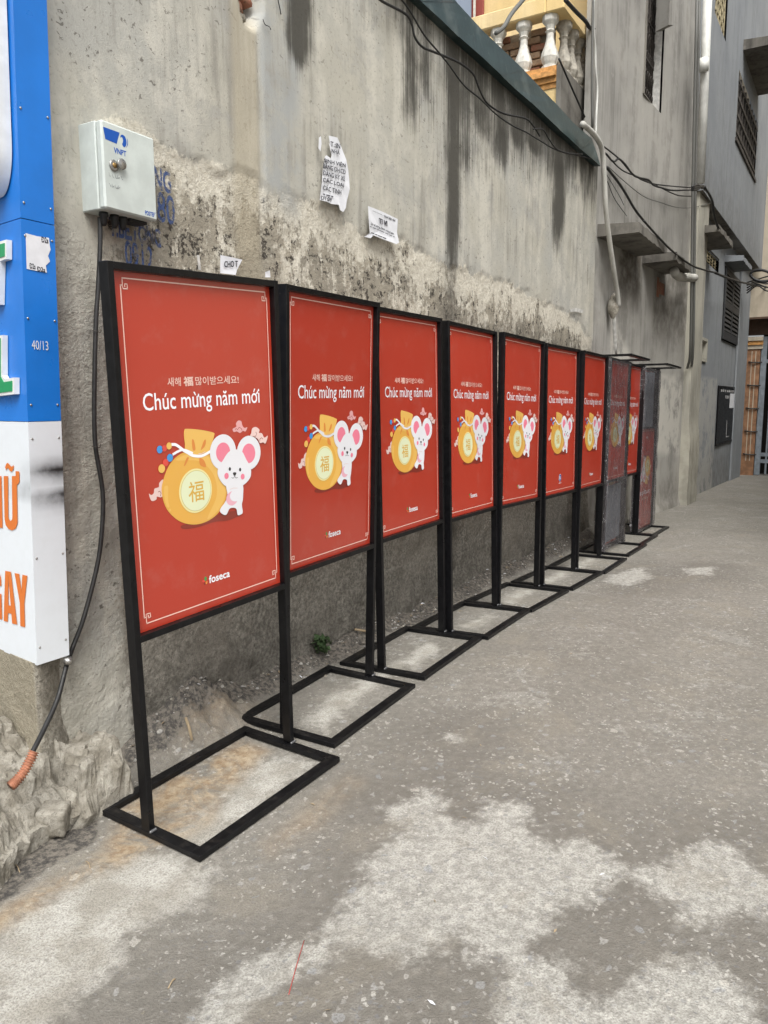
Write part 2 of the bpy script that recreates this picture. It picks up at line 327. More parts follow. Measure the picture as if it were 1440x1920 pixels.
# ------------------------------------------------------------------ mesh helpers
class MB:
    def __init__(s): s.v = []; s.f = []; s.mi = []; s.mats = []; s.smooth = []
    def mat(s, m):
        m = MAT[m] if isinstance(m, str) else m
        if m not in s.mats: s.mats.append(m)
        return s.mats.index(m)
    def add(s, V, Fc, m, smooth=False):
        k = len(s.v); s.v += [tuple(map(float, p)) for p in V]; i = s.mat(m)
        for f in Fc: s.f.append([k+q for q in f]); s.mi.append(i); s.smooth.append(smooth)
        return s
    def box(s, lo, hi, m, bev=0, M=None):
        lo = Vector(lo); hi = Vector(hi)
        bm = bmesh.new(); bmesh.ops.create_cube(bm, size=1)
        for v in bm.verts: v.co = Vector([(lo[i]+hi[i])/2+v.co[i]*(hi[i]-lo[i]) for i in range(3)])
        if bev: bmesh.ops.bevel(bm, geom=list(bm.edges), offset=bev, segments=1, affect='EDGES', profile=.5)
        if M is not None: bm.transform(M)
        s.bm(bm, m); return s
    def bm(s, bm, m, smooth=False):
        bm.verts.index_update()
        s.add([v.co[:] for v in bm.verts], [[v.index for v in f.verts] for f in bm.faces], m, smooth); bm.free()
    def hexa(s, P, m):  # 8 points: bottom loop then top loop
        return s.add(P, [(0, 3, 2, 1), (4, 5, 6, 7), (0, 1, 5, 4), (1, 2, 6, 5), (2, 3, 7, 6), (3, 0, 4, 7)], m)
    def poly(s, pts, m): return s.add(pts, [list(range(len(pts)))], m)
    def prism(s, pts, off, m):
        n = len(pts); off = np.array(off); P = [np.array(p, float) for p in pts]
        return s.add(P+[p+off for p in P], [list(range(n))[::-1], list(range(n, 2*n))]+[(i, (i+1) % n, n+(i+1) % n, n+i) for i in range(n)], m)
    def tube(s, path, r, m, seg=7, smooth=True, ridg=None, res=0):
        P = [np.array(p, float) for p in path]
        if res: P = catmull(P, res)
        n = len(P); T = [P[min(i+1, n-1)]-P[max(i-1, 0)] for i in range(n)]
        T = [t/(np.linalg.norm(t)+1e-9) for t in T]
        a = np.array([0, 0, 1.]) if abs(T[0][2]) < .9 else np.array([1., 0, 0])
        N = np.cross(T[0], a); N /= np.linalg.norm(N); V = []
        for i in range(n):
            N = N-T[i]*(N@T[i]); N /= np.linalg.norm(N)+1e-9; B = np.cross(T[i], N)
            rr = (r[i] if hasattr(r, '__len__') else r)*(1 if ridg is None else ridg(i))
            V += [P[i]+rr*(math.cos(2*math.pi*k/seg)*N+math.sin(2*math.pi*k/seg)*B) for k in range(seg)]
        Fc = [(i*seg+k, i*seg+(k+1) % seg, (i+1)*seg+(k+1) % seg, (i+1)*seg+k) for i in range(n-1) for k in range(seg)]
        Fc += [list(range(seg))[::-1], list(range((n-1)*seg, n*seg))]
        return s.add(V, Fc, m, smooth)
    def lathe(s, prof, c, m, seg=10, smooth=True, axis=2):
        V = []
        for r, h in prof:
            for k in range(seg):
                a = 2*math.pi*(k+.5)/seg; p = [r*math.cos(a), r*math.sin(a), h]
                if axis == 1: p = [p[0], -p[2], p[1]]
                V.append([c[0]+p[0], c[1]+p[1], c[2]+p[2]])
        n = len(prof)
        Fc = [(i*seg+k, i*seg+(k+1) % seg, (i+1)*seg+(k+1) % seg, (i+1)*seg+k) for i in range(n-1) for k in range(seg)]
        Fc += [list(range(seg))[::-1], list(range((n-1)*seg, n*seg))]
        return s.add(V, Fc, m, smooth)
    def mesh(s, name):
        me = bpy.data.meshes.new(name); me.from_pydata(s.v, [], s.f)
        for m in s.mats: me.materials.append(m)
        if len(s.mats): me.polygons.foreach_set('material_index', s.mi)
        me.polygons.foreach_set('use_smooth', s.smooth); me.update(); return me
    def build(s, name, parent=None): return link(name, s.mesh(name), parent)
def catmull(P, res):
    Q = [2*P[0]-P[1]]+P+[2*P[-1]-P[-2]]; out = []
    for i in range(1, len(Q)-2):
        a, b, c, d = Q[i-1:i+3]
        for k in range(res):
            t = k/res; out.append(.5*(2*b+(c-a)*t+(2*a-5*b+4*c-d)*t*t+(3*b-a-3*c+d)*t**3))
    return out+[P[-1]]
def link(name, data, parent=None):
    o = bpy.data.objects.new(name, data); COL.objects.link(o)
    if parent is not None: o.parent = parent
    return o
def tag(o, label=None, cat=None, group=None, kind=None):
    for k, v in (('label', label), ('category', cat), ('group', group), ('kind', kind)):
        if v: o[k] = v
    return o
def empty(name, loc=(0, 0, 0), rot=(0, 0, 0)):
    o = bpy.data.objects.new(name, None); o.empty_display_size = .1; COL.objects.link(o); o.location = loc; o.rotation_euler = rot; return o
def thing(name, label, cat, group=None, loc=(0, 0, 0), rot=(0, 0, 0)): return tag(empty(name, loc, rot), label, cat, group)

_txt = {}
def _glyphs(body, res):
    c = bpy.data.curves.new('t', 'FONT'); c.body = body; c.resolution_u = res; c.fill_mode = 'FRONT'
    o = bpy.data.objects.new('t', c); COL.objects.link(o)
    me = bpy.data.meshes.new_from_object(o.evaluated_get(bpy.context.evaluated_depsgraph_get()))
    V = np.array([v.co[:] for v in me.vertices])[:, :2]; Fc = [list(p.vertices) for p in me.polygons]
    bpy.data.objects.remove(o); bpy.data.curves.remove(c); bpy.data.meshes.remove(me)
    return V, Fc
# letters built from a base glyph plus drawn marks
_SUB = {'ớ': ('ó', 'h'), 'ừ': ('ù', 'h'), 'ơ': ('o', 'h'), 'ư': ('u', 'h'), 'ă': ('a', 'b'), 'Ă': ('A', 'B'), 'Ằ': ('À', 'B'), 'Ữ': ('U', 'HT'), 'Đ': ('D', 'D'), 'Ạ': ('A', 'd'), 'Ỉ': ('I', ''), 'ệ': ('ê', 'd'), 'ạ': ('a', 'd'), 'ử': ('u', 'h')}
def _stroke(P, w_):
    P = [np.array(p, float) for p in P]; V = []; 
    for i in range(len(P)):
        t = P[min(i+1, len(P)-1)]-P[max(i-1, 0)]; t = t/np.linalg.norm(t); n = np.array([-t[1], t[0]])*w_/2; V += [P[i]+n, P[i]-n]
    return V, [(2*i, 2*i+2, 2*i+3, 2*i+1) for i in range(len(P)-1)]
def text_geo(body, bold=0., res=3):
    k = (body, res)
    if k in _txt: return _txt[k]
    sub = ''.join(_SUB.get(ch, (ch,))[0] for ch in body); V, Fc = _glyphs(sub, res)
    V = list(V)
    for i, ch in enumerate(body):
        if ch not in _SUB: continue
        q, _ = _glyphs(sub[:i+1], res); g_, _ = _glyphs(sub[i], res); r = q[:, 0].max(); l = r-(g_[:, 0].max()-g_[:, 0].min()); c = (l+r)/2
        for mk in _SUB[ch][1]:
            y = .46 if mk in 'hb' else .67
            if mk in 'hH': P = [(r-.06, y-.035), (r+.01, y-.01), (r+.055, y+.035), (r+.06, y+.095)]
            elif mk in 'bB': P = [(c-.10, y+.165), (c-.075, y+.115), (c-.03, y+.09), (c+.03, y+.09), (c+.075, y+.115), (c+.10, y+.165)]
            elif mk == 'T': P = [(c-.15, .75), (c-.10, .80), (c-.05, .805), (c+.05, .765), (c+.10, .77), (c+.15, .815)]
            elif mk == 'D': P = [(l-.06, .335), (l+.18, .335)]
            else: P = [(c-.032, -.12), (c+.032, -.12)]
            a_, f_ = _stroke(P, .07); n0 = len(V); V += a_; Fc += [[n0+j for j in f] for f in f_]
    _txt[k] = (np.array(V), Fc); return _txt[k]
def text(mb, body, fn, box, m, bold=0., res=3, ybox=None):
    """lay lettering into the box (x0, y0, x1, y1) of the plane map fn(x, y)->point"""
    V, Fc = text_geo(body, 0., res); lo = V.min(0); hi = V.max(0)
    x0, y0, x1, y1 = box; sx = (x1-x0)/(hi[0]-lo[0]); sy = (y1-y0)/(hi[1]-lo[1]); bold = max(0., bold)*1.2
    for dx, dy in (((0, 0),) if bold < .004 else ((-bold, -bold), (bold, -bold), (-bold, bold), (bold, bold), (0, 0))):
        P = [fn(x0+(p[0]-lo[0]+dx)*sx, y0+(p[1]-lo[1]+dy)*sy) for p in V]
        if dx or dy:
            q = np.array(fn(x0, y0)); w_ = np.cross(np.array(fn(x1, y0))-q, np.array(fn(x0, y1))-q); w_ = w_/np.linalg.norm(w_)
            P = [np.array(p)+w_*1e-5*(1+2*(dx > 0)+4*(dy > 0)) for p in P]
        mb.add(P, Fc, m)

def relief(name, us, vs, fn, mat, attrs=None, holes=(), back=None, parent=None):
    """grid sheet: fn(U,V)->(X,Y,Z) arrays; holes are (u0,u1,v0,v1) left open; back=(dx,dy,dz) closes the rim backwards"""
    us = np.array(sorted(set(list(us)+[h[0] for h in holes]+[h[1] for h in holes])))
    vs = np.array(sorted(set(list(vs)+[h[2] for h in holes]+[h[3] for h in holes])))
    U, V = np.meshgrid(us, vs, indexing='ij'); nu, nv = U.shape
    X, Y, Z = fn(U, V); P = np.stack([X, Y, Z], -1).reshape(-1, 3)
    i, j = np.meshgrid(np.arange(nu-1), np.arange(nv-1), indexing='ij'); i = i.ravel(); j = j.ravel()
    keep = np.ones(len(i), bool); uc = (us[i]+us[i+1])/2; vc = (vs[j]+vs[j+1])/2
    for h in holes: keep &= ~((uc > h[0]) & (uc < h[1]) & (vc > h[2]) & (vc < h[3]))
    i = i[keep]; j = j[keep]
    Q = np.stack([i*nv+j, (i+1)*nv+j, (i+1)*nv+j+1, i*nv+j+1], -1)
    n0 = len(P)
    if back is not None:
        ring = [k*nv for k in range(nu)]+[(nu-1)*nv+k for k in range(1, nv)]+[k*nv+nv-1 for k in range(nu-2, -1, -1)]+[k for k in range(nv-2, 0, -1)]
        A_ = P[ring].copy(); B = A_+np.array(back); P = np.vstack([P, A_, B]); m = len(ring)
        sk = [(n0+(k+1) % m, n0+k, n0+m+k, n0+m+(k+1) % m) for k in range(m)]
        Q = np.vstack([Q, np.array(sk)])
    me = bpy.data.meshes.new(name)
    me.vertices.add(len(P)); me.vertices.foreach_set('co', P.astype(np.float32).ravel())
    me.loops.add(Q.size); me.loops.foreach_set('vertex_index', Q.astype(np.int32).ravel())
    me.polygons.add(len(Q)); me.polygons.foreach_set('loop_start', np.arange(0, Q.size, 4, dtype=np.int32))
    sm_ = np.ones(len(Q), bool); sm_[len(Q)-(len(sk) if back is not None else 0):] = False; me.polygons.foreach_set('use_smooth', sm_)
    me.materials.append(MAT[mat]); me.update(calc_edges=True); me.validate()
    for k, f in (attrs or {}).items():
        a = me.attributes.new(k, 'FLOAT', 'POINT'); A = np.zeros(len(P), np.float32); A[:n0] = np.asarray(f(U, V), np.float32).ravel()
        if back is not None: A[n0:n0+len(ring)] = A[:n0][ring]; A[n0+len(ring):] = A[:n0][ring]
        a.data.foreach_set('value', A)
    return link(name, me, parent)
def rock(c, size, seed, m, sub=4, amp=.25, flat=None, sq=1.0):
    bm = bmesh.new(); bmesh.ops.create_icosphere(bm, subdivisions=sub, radius=1)
    V = np.array([v.co[:] for v in bm.verts])
    if sq != 1: V = np.sign(V)*np.abs(V)**sq; V /= np.abs(V).max()
    n = fbm(V[:, 0]*1.6+seed*3.1, V[:, 1]*1.6+V[:, 2]*1.3+seed, seed, 5)+.5*fbm(V[:, 2]*3+seed, V[:, 0]*3-V[:, 1]*2, seed+9, 4)
    n = n+.35*fbm(V[:, 0]*9+V[:, 2]*5, V[:, 1]*9-V[:, 2]*6, seed+20, 4)*(sub > 3)
    if sub > 3:
        rg = np.random.RandomState(seed)
        for _ in range(16):
            q = rg.normal(size=3); q /= np.linalg.norm(q); dd = rg.uniform(.62, .9); t_ = V@q
            V = V-np.where(t_ > dd, t_-dd, 0)[:, None]*q*.92
        amp = amp*.5
    V = V*(1+amp*n[:, None]*2)*np.array(size)+np.array(c)
    if flat is not None: V[:, 2] = np.maximum(V[:, 2], flat)
    for v, p in zip(bm.verts, V): v.co = p
    mb = MB(); mb.bm(bm, m, True); return mb

# ------------------------------------------------------------------ ground
STANDS = [  # x, y, turn, lean to wall, height of ground, slope along the row
    (1.775, 2.071, -.039, -.024, -.035, .047), (2.627, 2.122, .042, -.032, .012, .012), (3.524, 2.151, .024, .014, .021, .010),
    (4.350, 2.141, .018, .025, .023, -.010), (5.146, 2.145, -.020, .008, .014, -.022), (6.019, 2.120, -.032, .014, -.010, -.011),
    (6.823, 2.083, .007, .002, -.025, -.013), (7.80, 2.135, 0, 0, -.037, -.0174), (8.56, 2.155, 0, 0, -.051, -.0174), (9.36, 2.155, 0, 0, -.065, -.0174)]
SL, SD, SH, ST, SPD, SPB, SFW = .799, .544, 1.977, .022, .044, .726, .024
_gx = []; _gz = []; _lx = []; _lv = []
for x, y, th, ln, dz, sl in STANDS[:7]:
    _gx += [x+.01, x+SL-.01]; _gz += [dz+.01*sl, dz+sl*(SL-.01)]; _lx += [x+SL*.1, x+SL*.9]; _lv += [ln, ln]
def prof(x):
    x = np.asarray(x, float)
    far = -.034-.0174*(np.maximum(x, 7.6)-7.6)-.008*np.maximum(x-10.2, 0)
    return np.where(x < 7.62, np.interp(x, _gx, _gz), np.maximum(far, -.37))
def gz(x, y):
    x = np.asarray(x, float); y = np.asarray(y, float)
    near = prof(x)-np.interp(x, _lx, _lv)*(np.clip(y, 1.6, 2.45)-2.12)*(x < 7.8)
    w_ = sstep(.7, 1.6, y); far = sstep(7, 9, x)
    return near*np.maximum(w_, far)-.0015
def Z7(L): return [tuple(gp(a/2.182, 1150+b/2.182)[:2]) for a, b in L]
def Z8(L): return [tuple(gp(660+a/1.846, 900+b/1.846)[:2]) for a, b in L]
LIGHT = Z8([(110, 1120), (270, 1070), (340, 1110), (300, 1140), (420, 1180), (440, 1110), (520, 1105), (610, 1130), (620, 1210), (690, 1265), (790, 1240), (880, 1290), (930, 1330), (1080, 1335), (1150, 1290), (1240, 1255), (1330, 1270), (1380, 1330), (1470, 1390), (1470, 1440), (1350, 1500), (1270, 1540), (1170, 1530), (1120, 1450), (1020, 1420), (950, 1380), (880, 1400), (850, 1450), (760, 1450), (690, 1490), (640, 1560), (600, 1620), (640, 1650), (730, 1640), (820, 1680), (750, 1720), (740, 1770), (860, 1800), (960, 1760), (1060, 1690), (1240, 1690), (1340, 1760), (1400, 1800), (1460, 1940), (450, 1990), (520, 1900), (560, 1800), (570, 1700), (500, 1640), (420, 1640), (370, 1580), (280, 1640), (150, 1640), (60, 1600), (-90, 1620), (-250, 1700), (-380, 1800), (-420, 1960), (-620, 1960), (-520, 1760), (-330, 1640), (-140, 1560), (-60, 1480), (40, 1380), (60, 1290), (200, 1190)])
LIGHT2 = [Z8([(1150, 300), (1250, 295), (1240, 325), (1170, 322)]), Z8([(900, 320), (1000, 290), (1040, 330), (960, 365), (890, 350)]), Z8([(330, 885), (400, 890), (380, 905)])]
APRON = Z7([(-60, 1290), (0, 1240), (300, 1060), (560, 940), (700, 960), (880, 1010), (830, 1110), (700, 1180), (560, 1270), (450, 1370), (330, 1480), (230, 1600), (100, 1720), (-100, 1760)])
APR2 = [Z7([(640, 900), (900, 720), (1120, 570), (1330, 590), (1290, 620), (900, 900), (820, 950)]), Z7([(1230, 440), (1440, 300), (1700, 170), (1690, 230), (1440, 390), (1340, 500)]),
        [(3.55, 1.9), (4.2, 1.95), (4.25, 2.3), (3.6, 2.25)], [(4.4, 1.95), (5.0, 1.95), (5.1, 2.25), (4.5, 2.3)], [(5.2, 2.0), (7.6, 1.95), (7.7, 2.3), (5.3, 2.35)]]
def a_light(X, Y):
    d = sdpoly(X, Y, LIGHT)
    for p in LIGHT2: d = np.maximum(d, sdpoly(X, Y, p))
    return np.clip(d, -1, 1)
def a_apron(X, Y):
    d = sdpoly(X, Y, APRON)
    for k, p in enumerate(APR2): d = np.maximum(d, sdpoly(X, Y, p)-(.02 if k < 2 else .12))
    return np.clip(d, -1, 1)
OCH = Z7([(-100, 1240), (0, 1170), (280, 1010), (420, 940), (480, 780), (640, 680), (1000, 520), (1100, 560), (900, 740), (860, 820), (640, 930), (560, 960), (330, 1060), (0, 1250), (-100, 1300)])
OCH2 = Z7([(1060, 900), (1330, 700), (1440, 640), (1500, 680), (1300, 860), (1100, 960)])
def a_ochre(X, Y):
    mnd = .55*np.exp(-(((X-2.52)/.24)**2+((Y-2.46)/.13)**2))
    return np.clip(np.maximum(np.maximum(mnd, sstep(-.05, .07, sdpoly(X, Y, OCH))), .45*sstep(-.05, .1, sdpoly(X, Y, OCH2))), 0, 1)
SOIL = Z7([(-200, 1300), (-100, 1180), (0, 1150), (230, 980), (390, 900), (400, 810), (470, 740), (330, 700), (0, 860), (-300, 1100)])
def a_soil(X, Y):
    n = fbm(X*3, Y*3, 21)
    edge = sstep(2.36, 2.52, Y+.10*n)*(X > 1.9)*(X < 8.8)*.62
    return np.clip(np.maximum(sstep(-.04, .06, sdpoly(X, Y, SOIL)), edge), 0, 1)
def f_ground(X, Y):
    Z = gz(X, Y)+.003*fbm(X*2.2, Y*2.2, 3)*sstep(.3, 1, 2.45-Y)
    rise = sstep(2.38, 2.60, Y+.09*fbm(X*3.5, Y*5, 5))*(.095+.12*fbm(X*1.7, Y*2, 8, 5)+.06*fbm(X*14, Y*14, 9, 4))*sstep(1.8, 2.2, X)*(1-sstep(13.2, 13.8, X))
    # soil mound by the wall behind the first stand
    mound = np.exp(-(((X-2.52)/.20)**2+((Y-2.50)/.12)**2))*(.13+.20*fbm(X*12, Y*12, 15, 5)+.07*fbm(X*34, Y*34, 16, 3))
    return X, Y, Z+np.maximum(rise, 0)+mound
xs = np.unique(np.round(np.concatenate([[-60, -30, -15, -8, -4, -2, -1, -.3], np.arange(0.2, 2.2, .022), np.arange(2.2, 2.9, .012), np.arange(2.9, 3.2, .022), np.arange(3.2, 8.8, .035), np.arange(8.8, 14, .1), np.arange(14, 22, .25), [24, 30, 45, 70]]), 4))
ys = np.unique(np.round(np.concatenate([[-60, -30, -15, -8, -4, -2.2, -1, -.4], np.arange(-.2, 1.7, .035), np.arange(1.7, 2.3, .018), np.arange(2.3, 2.62, .012), np.arange(2.62, 2.7, .018), [2.75, 2.9, 3.2, 4, 6, 10, 20, 60]]), 4))
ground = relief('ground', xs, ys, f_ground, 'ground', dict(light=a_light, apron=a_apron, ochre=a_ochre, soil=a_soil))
tag(ground, 'worn concrete alley with pale and dark patches', kind='structure')

# ------------------------------------------------------------------ the stained boundary wall
WP = lambda L, y=WALL_Y: [(p[0], p[2]) for p in (py_(u, v, y) for u, v in L)]
PEEL_LINE = WP([(100, 225), (150, 235), (240, 226), (287, 247), (333, 283), (360, 300), (427, 313), (480, 330), (500, 353), (530, 357), (597, 380), (640, 407), (667, 430), (693, 443), (757, 450), (800, 477), (843, 493), (907, 517), (960, 533), (1020, 565), (1085, 600), (1108, 640)])
_px, _pz = np.array(PEEL_LINE).T
def w_peel(X, Z):
    d = np.interp(X, _px, _pz)-Z
    d = np.where(X < 2.33, np.minimum(d, (X-2.16)*.7+.0*Z)*1.0, d)     # left end stays plain render
    return np.clip(d, -1, 1)
def w_low(X, Z): return np.clip(np.interp(X, [1.7, 2.2, 2.6, 3.5, 5, 9], [2.6, 1.95, 1.55, 1.30, 1.18, 1.2])-Z, -1, 1)
def pxs(u, v): p = py_(u, v, WALL_Y); return p[0], p[2]
STREAKS = []
for u, v0, v1, wpx, a in ((565, -60, 190, 26, .95), (572, 120, 330, 16, .35), (772, 20, 330, 22, .72), (800, 30, 260, 18, .7), (852, 60, 660, 15, 1.1), (868, 70, 430, 26, .75), (905, 110, 330, 26, .75), (940, 130, 380, 18, .85), (968, 160, 330, 20, .8), (1000, 190, 330, 22, .85), (1046, 235, 540, 11, 1.0), (1085, 270, 420, 9, .5), (700, -60, 120, 14, .3), (640, -60, 160, 12, .25), (745, -60, 120, 20, .5), (880, 40, 430, 62, .56), (985, 150, 420, 52, .55), (795, -20, 330, 42, .5), (560, -60, 260, 45, .42)):
    xa, za = pxs(u, v0); xb, zb = pxs(u, v1); wx_ = pxs(u+wpx, v0+40)[0]-xa
    STREAKS.append((pxs(u, (v0+v1)/2)[0], min(za, 4.3), zb, wx_*1.35, min(1.15, a*1.2)))
def w_streak(X, Z):
    t = np.zeros(X.shape); wob = .10*fbm(X*.7, Z*1.7, 31)+.07*fbm(X*3, Z*3, 33)
    for xc, zt, zb, ww, a in STREAKS:
        k = np.clip((Z-zb)/(zt-zb), 0, 1)
        t = np.maximum(t, a*np.exp(-((X-xc+wob)/(ww*(.75+.4*k)))**2)*sstep(0, .45, k)*(Z < zt+.1))
    und = sstep(1.15, .0, 4.08-Z+.6*fbm(X*5, Z*.5, 41))*sstep(4.6, 5.6, X)*.95
    return np.clip(np.maximum(t, und), 0, 1.2)
def w_damp(X, Z):
    foot = sstep(.50, .06, Z+.35*fbm(X*2, Z*2, 51))*.7
    band = np.exp(-((Z-2.02-.1*fbm(X*2, Z, 3))/.13)**2)*sstep(4.9, 5.4, X)*.8
    col = np.exp(-((X-5.28)/.14)**2)*sstep(2.7, 2.2, Z)*.9
    return np.clip(np.maximum(np.maximum(foot, band), col), 0, 1)
def w_strip(X, Z):
    a = pxs(440, 300)[0]; b = pxs(486, 300)[0]
    return sstep(a-.03, a+.03, X+.02*fbm(X*3, Z*5, 61))*sstep(b+.02, b-.01, X)*sstep(1.8, 2.3, Z)
def w_skim(X, Z):
    a = pxs(490, 200)[0]; b = pxs(545, 200)[0]
    return sstep(a-.01, a+.01, X)*sstep(b+.12, b, X+.1*fbm(X*2, Z*2, 71))*sstep(2.4, 2.6, Z)
HOLE_X, HOLE_Z = pxs(470, 5)
def f_wall(X, Z):
    pm = sstep(-.01, .02, w_peel(X, Z)+.12*fbm(X*7, Z*7, 11)); lo = sstep(-.05, .15, w_low(X, Z))
    d = .010*fbm(X*.9, Z*.9, 1)+.004*fbm(X*5, Z*5, 2)+pm*(-.010+.016*fbm(X*9, Z*9, 4, 5))+lo*(.012+.020*fbm(X*13, Z*13, 6, 5))
    d = d+sstep(.5, 0, Z)*(.03+.05*fbm(X*2.2, Z*3, 7))
    b = pxs(488, 200)[0]; d = d-.010*sstep(b-.02, b, X)*sstep(b+.03, b+.01, X)*sstep(2.2, 2.4, Z)
    h = sstep(1.15, .8, np.hypot((X-HOLE_X)/.085, (Z-HOLE_Z-.06)/.16)+.6*fbm(X*14, Z*14, 13)); d = d-.12*h
    return X, WALL_Y-d, Z
wall = thing('boundary_wall', 'tall weathered concrete wall with rain streaks and peeling lime wash behind the stands', 'wall')
relief('wall_face', np.arange(1.80, 8.901, .0197), np.arange(-.25, 4.12, .0197), f_wall, 'wall', dict(peel=w_peel, low=w_low, streak=w_streak, damp=w_damp, strip=w_strip, skim=w_skim), back=(0, .2, 0), parent=wall)
# broken bricks showing in the knocked-out hole
rr = random.Random(4)
for k in range(7):
    c = (HOLE_X+rr.uniform(-.05, .05), 2.675+rr.uniform(-.01, .02), HOLE_Z-.06+.045*k)
    rock(c, (rr.uniform(.03, .055), .035, rr.uniform(.016, .028)), 40+k, 'brick' if k % 3 else 'rubble', 2, .35, sq=.6).build('brick', wall)
# low cracked lines: thin loose wires stuck in the plaster of the wall top
mb = MB(); mb.tube([py_(u, v, 2.585) for u, v in ((520, -5), (524, 12), (527, 27))], .003, 'cable', 5, res=3); tag(mb.build('wire_end'), 'short black wire end poking from the wall top', 'wire')
mb = MB(); mb.tube([py_(u, v, 2.588) for u, v in ((493, 36), (497, 46), (505, 50), (508, 56))], .002, 'cable', 5, res=3); tag(mb.build('wire_end'), 'tiny curled wire below the broken brick hole', 'wire')

# green metal flashing along the wall head
FA_Y = 2.53
lo = [py_(u, v, FA_Y) for u, v in ((690, -92), (790, 2), (860, 71), (939, 140), (995, 194), (1047.5, 244), (1090, 281), (1124.6, 311))]
up = [py_(u, v, FA_Y) for u, v in ((790, -88), (868, 0), (922, 60), (993, 129), (1047, 187), (1083, 227), (1118, 258), (1124.6, 277))]
mb = MB(); n = 14
def along(L, t):
    k = t*(len(L)-1); i = min(int(k), len(L)-2); return L[i]+(L[i+1]-L[i])*(k-i)
A = [along(lo, i/n) for i in range(n+1)]; B = [along(up, i/n) for i in range(n+1)]
rr = random.Random(2)
zl = np.median([a[2] for a in A]); 
for i in range(n+1):
    A[i][2] = .3*A[i][2]+.7*zl+rr.uniform(-.006, .006); A[i][1] += rr.uniform(-.008, .004); B[i][1] += .05
fl = thing('roof_flashing', 'dark green metal flashing running along the top of the stained wall', 'flashing')
for i in range(0, n, 2):   # overlapping lengths of sheet
    P = A[i:i+3]; Q = B[i:i+3]; m = MB(); off = np.array([0, -.003*(i % 4 == 0), 0]); T = np.array([0, .0015, 0])
    V = [p+off for p in P]+[q+off for q in Q]; V += [v+T for v in V]
    m.add(V, [(0, 1, 4, 3), (1, 2, 5, 4), (6, 9, 10, 7), (7, 10, 11, 8), (0, 6, 7, 1), (1, 7, 8, 2), (3, 4, 10, 9), (4, 5, 11, 10), (0, 3, 9, 6), (2, 8, 11, 5)], 'roof')
    m.add([P[0]+off, P[1]+off, P[2]+off]+[p+off+np.array([0, .09, .012]) for p in P], [(0, 3, 4, 1), (1, 4, 5, 2)], 'roof')
    m.build('metal_sheet', fl)
m = MB(); m.hexa([(4.0, 2.60, 4.13), (8.9, 2.60, 4.13), (8.9, 5.5, 4.55), (4.0, 5.5, 4.55), (4.0, 2.60, 4.16), (8.9, 2.60, 4.16), (8.9, 5.5, 4.58), (4.0, 5.5, 4.58)], 'roof'); m.build('roof_sheet', fl)

# ------------------------------------------------------------------ grey building beyond the wall
def PW(y): return lambda L: [(p[0], p[2]) for p in (py_(u, v, y) for u, v in L)]
PW2 = lambda L: [(p[0], p[2]) for p in (p2_(u, v) for u, v in L)]
b2 = thing('grey_building', 'tall grey rendered building with concrete window hoods past the stained wall', 'building')
(wx0, wz0), (wx1, wz1) = PW2([(1206, 165), (1240, 207)])
wz = (wz0+wz1)/2-.05
W2A, W2B = 8.62, 13.45
Y2W = float(y2((wx0+wx1)/2))
hx0, hz0 = PW2([(1236, 528)])[0]; hx1, hz1 = PW2([(1246, 555)])[0]
n2a = PW2([(1160, 455), (1200, 560)]); n2b = PW2([(1228, 490), (1285, 640)])
def s_stain(X, Z):
    a = np.zeros(X.shape)
    for (x0, z0), (x1, z1), q in ((n2a[0], n2a[1], .95), (n2b[0], n2b[1], .7)):
        a = np.maximum(a, q*sstep(x0-.1, x0+.15, X)*sstep(x1+.15, x1-.1, X)*sstep(z1-.4, z1+.3, Z)*sstep(z0+.2, z0, Z))
    a = np.maximum(a, .5*sstep(.5, 0, Z+.3*fbm(X*2, Z*2, 3)))
    return a
lx0, lz0 = PW2([(1142, 645)])[0]; lx1, lz1 = PW2([(1182, 690)])[0]
kx0, kz0 = PW2([(1238, 700)])[0]; kx1, kz1 = PW2([(1272, 860)])[0]
def s_lime(X, Z):
    a = sdpoly(X, Z, [(lx0, lz1-.1), (lx1, lz1-.1), (lx1-.05, lz0-.02), (lx0+.5, lz0+.05), (lx0+.1, lz0+.4), (lx0, lz0+.4)])
    b = sdpoly(X, Z, [(kx0, .75), (kx1, .7), (kx1, kz0), (kx0, kz0)])
    n = .12*fbm(X*3, Z*3, 81)
    return np.maximum(sstep(-.03, .05, a+n), .95*sstep(-.05, .08, b+n*1.5))
def f_w2(X, Z):
    d = .02*fbm(X*.8, Z*.8, 21)+.006*fbm(X*4, Z*4, 22)
    d = d+sstep(.16, -.05, Z+.12)*(.05+.08*fbm(X*2, Z*4, 23))
    return X, y2(X)-d, Z
relief('wall_face', np.arange(W2A, W2B+.01, .06), np.arange(-.35, 8.6, .06), f_w2, 'render2', dict(stain=s_stain, lime=s_lime), holes=[(wx0, wx1, wz, 8.0), (hx0, hx1, hz1, hz0)], back=(0, .06, 0), parent=b2)
m = MB()
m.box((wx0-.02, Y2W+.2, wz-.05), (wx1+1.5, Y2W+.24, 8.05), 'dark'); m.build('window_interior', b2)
win = MB()
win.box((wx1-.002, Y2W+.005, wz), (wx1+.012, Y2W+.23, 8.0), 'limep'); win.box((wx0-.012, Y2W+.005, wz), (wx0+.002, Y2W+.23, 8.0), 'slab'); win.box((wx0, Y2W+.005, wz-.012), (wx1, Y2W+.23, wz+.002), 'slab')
wf = win.build('window_frame', b2)
m = MB(); rr = random.Random(7)
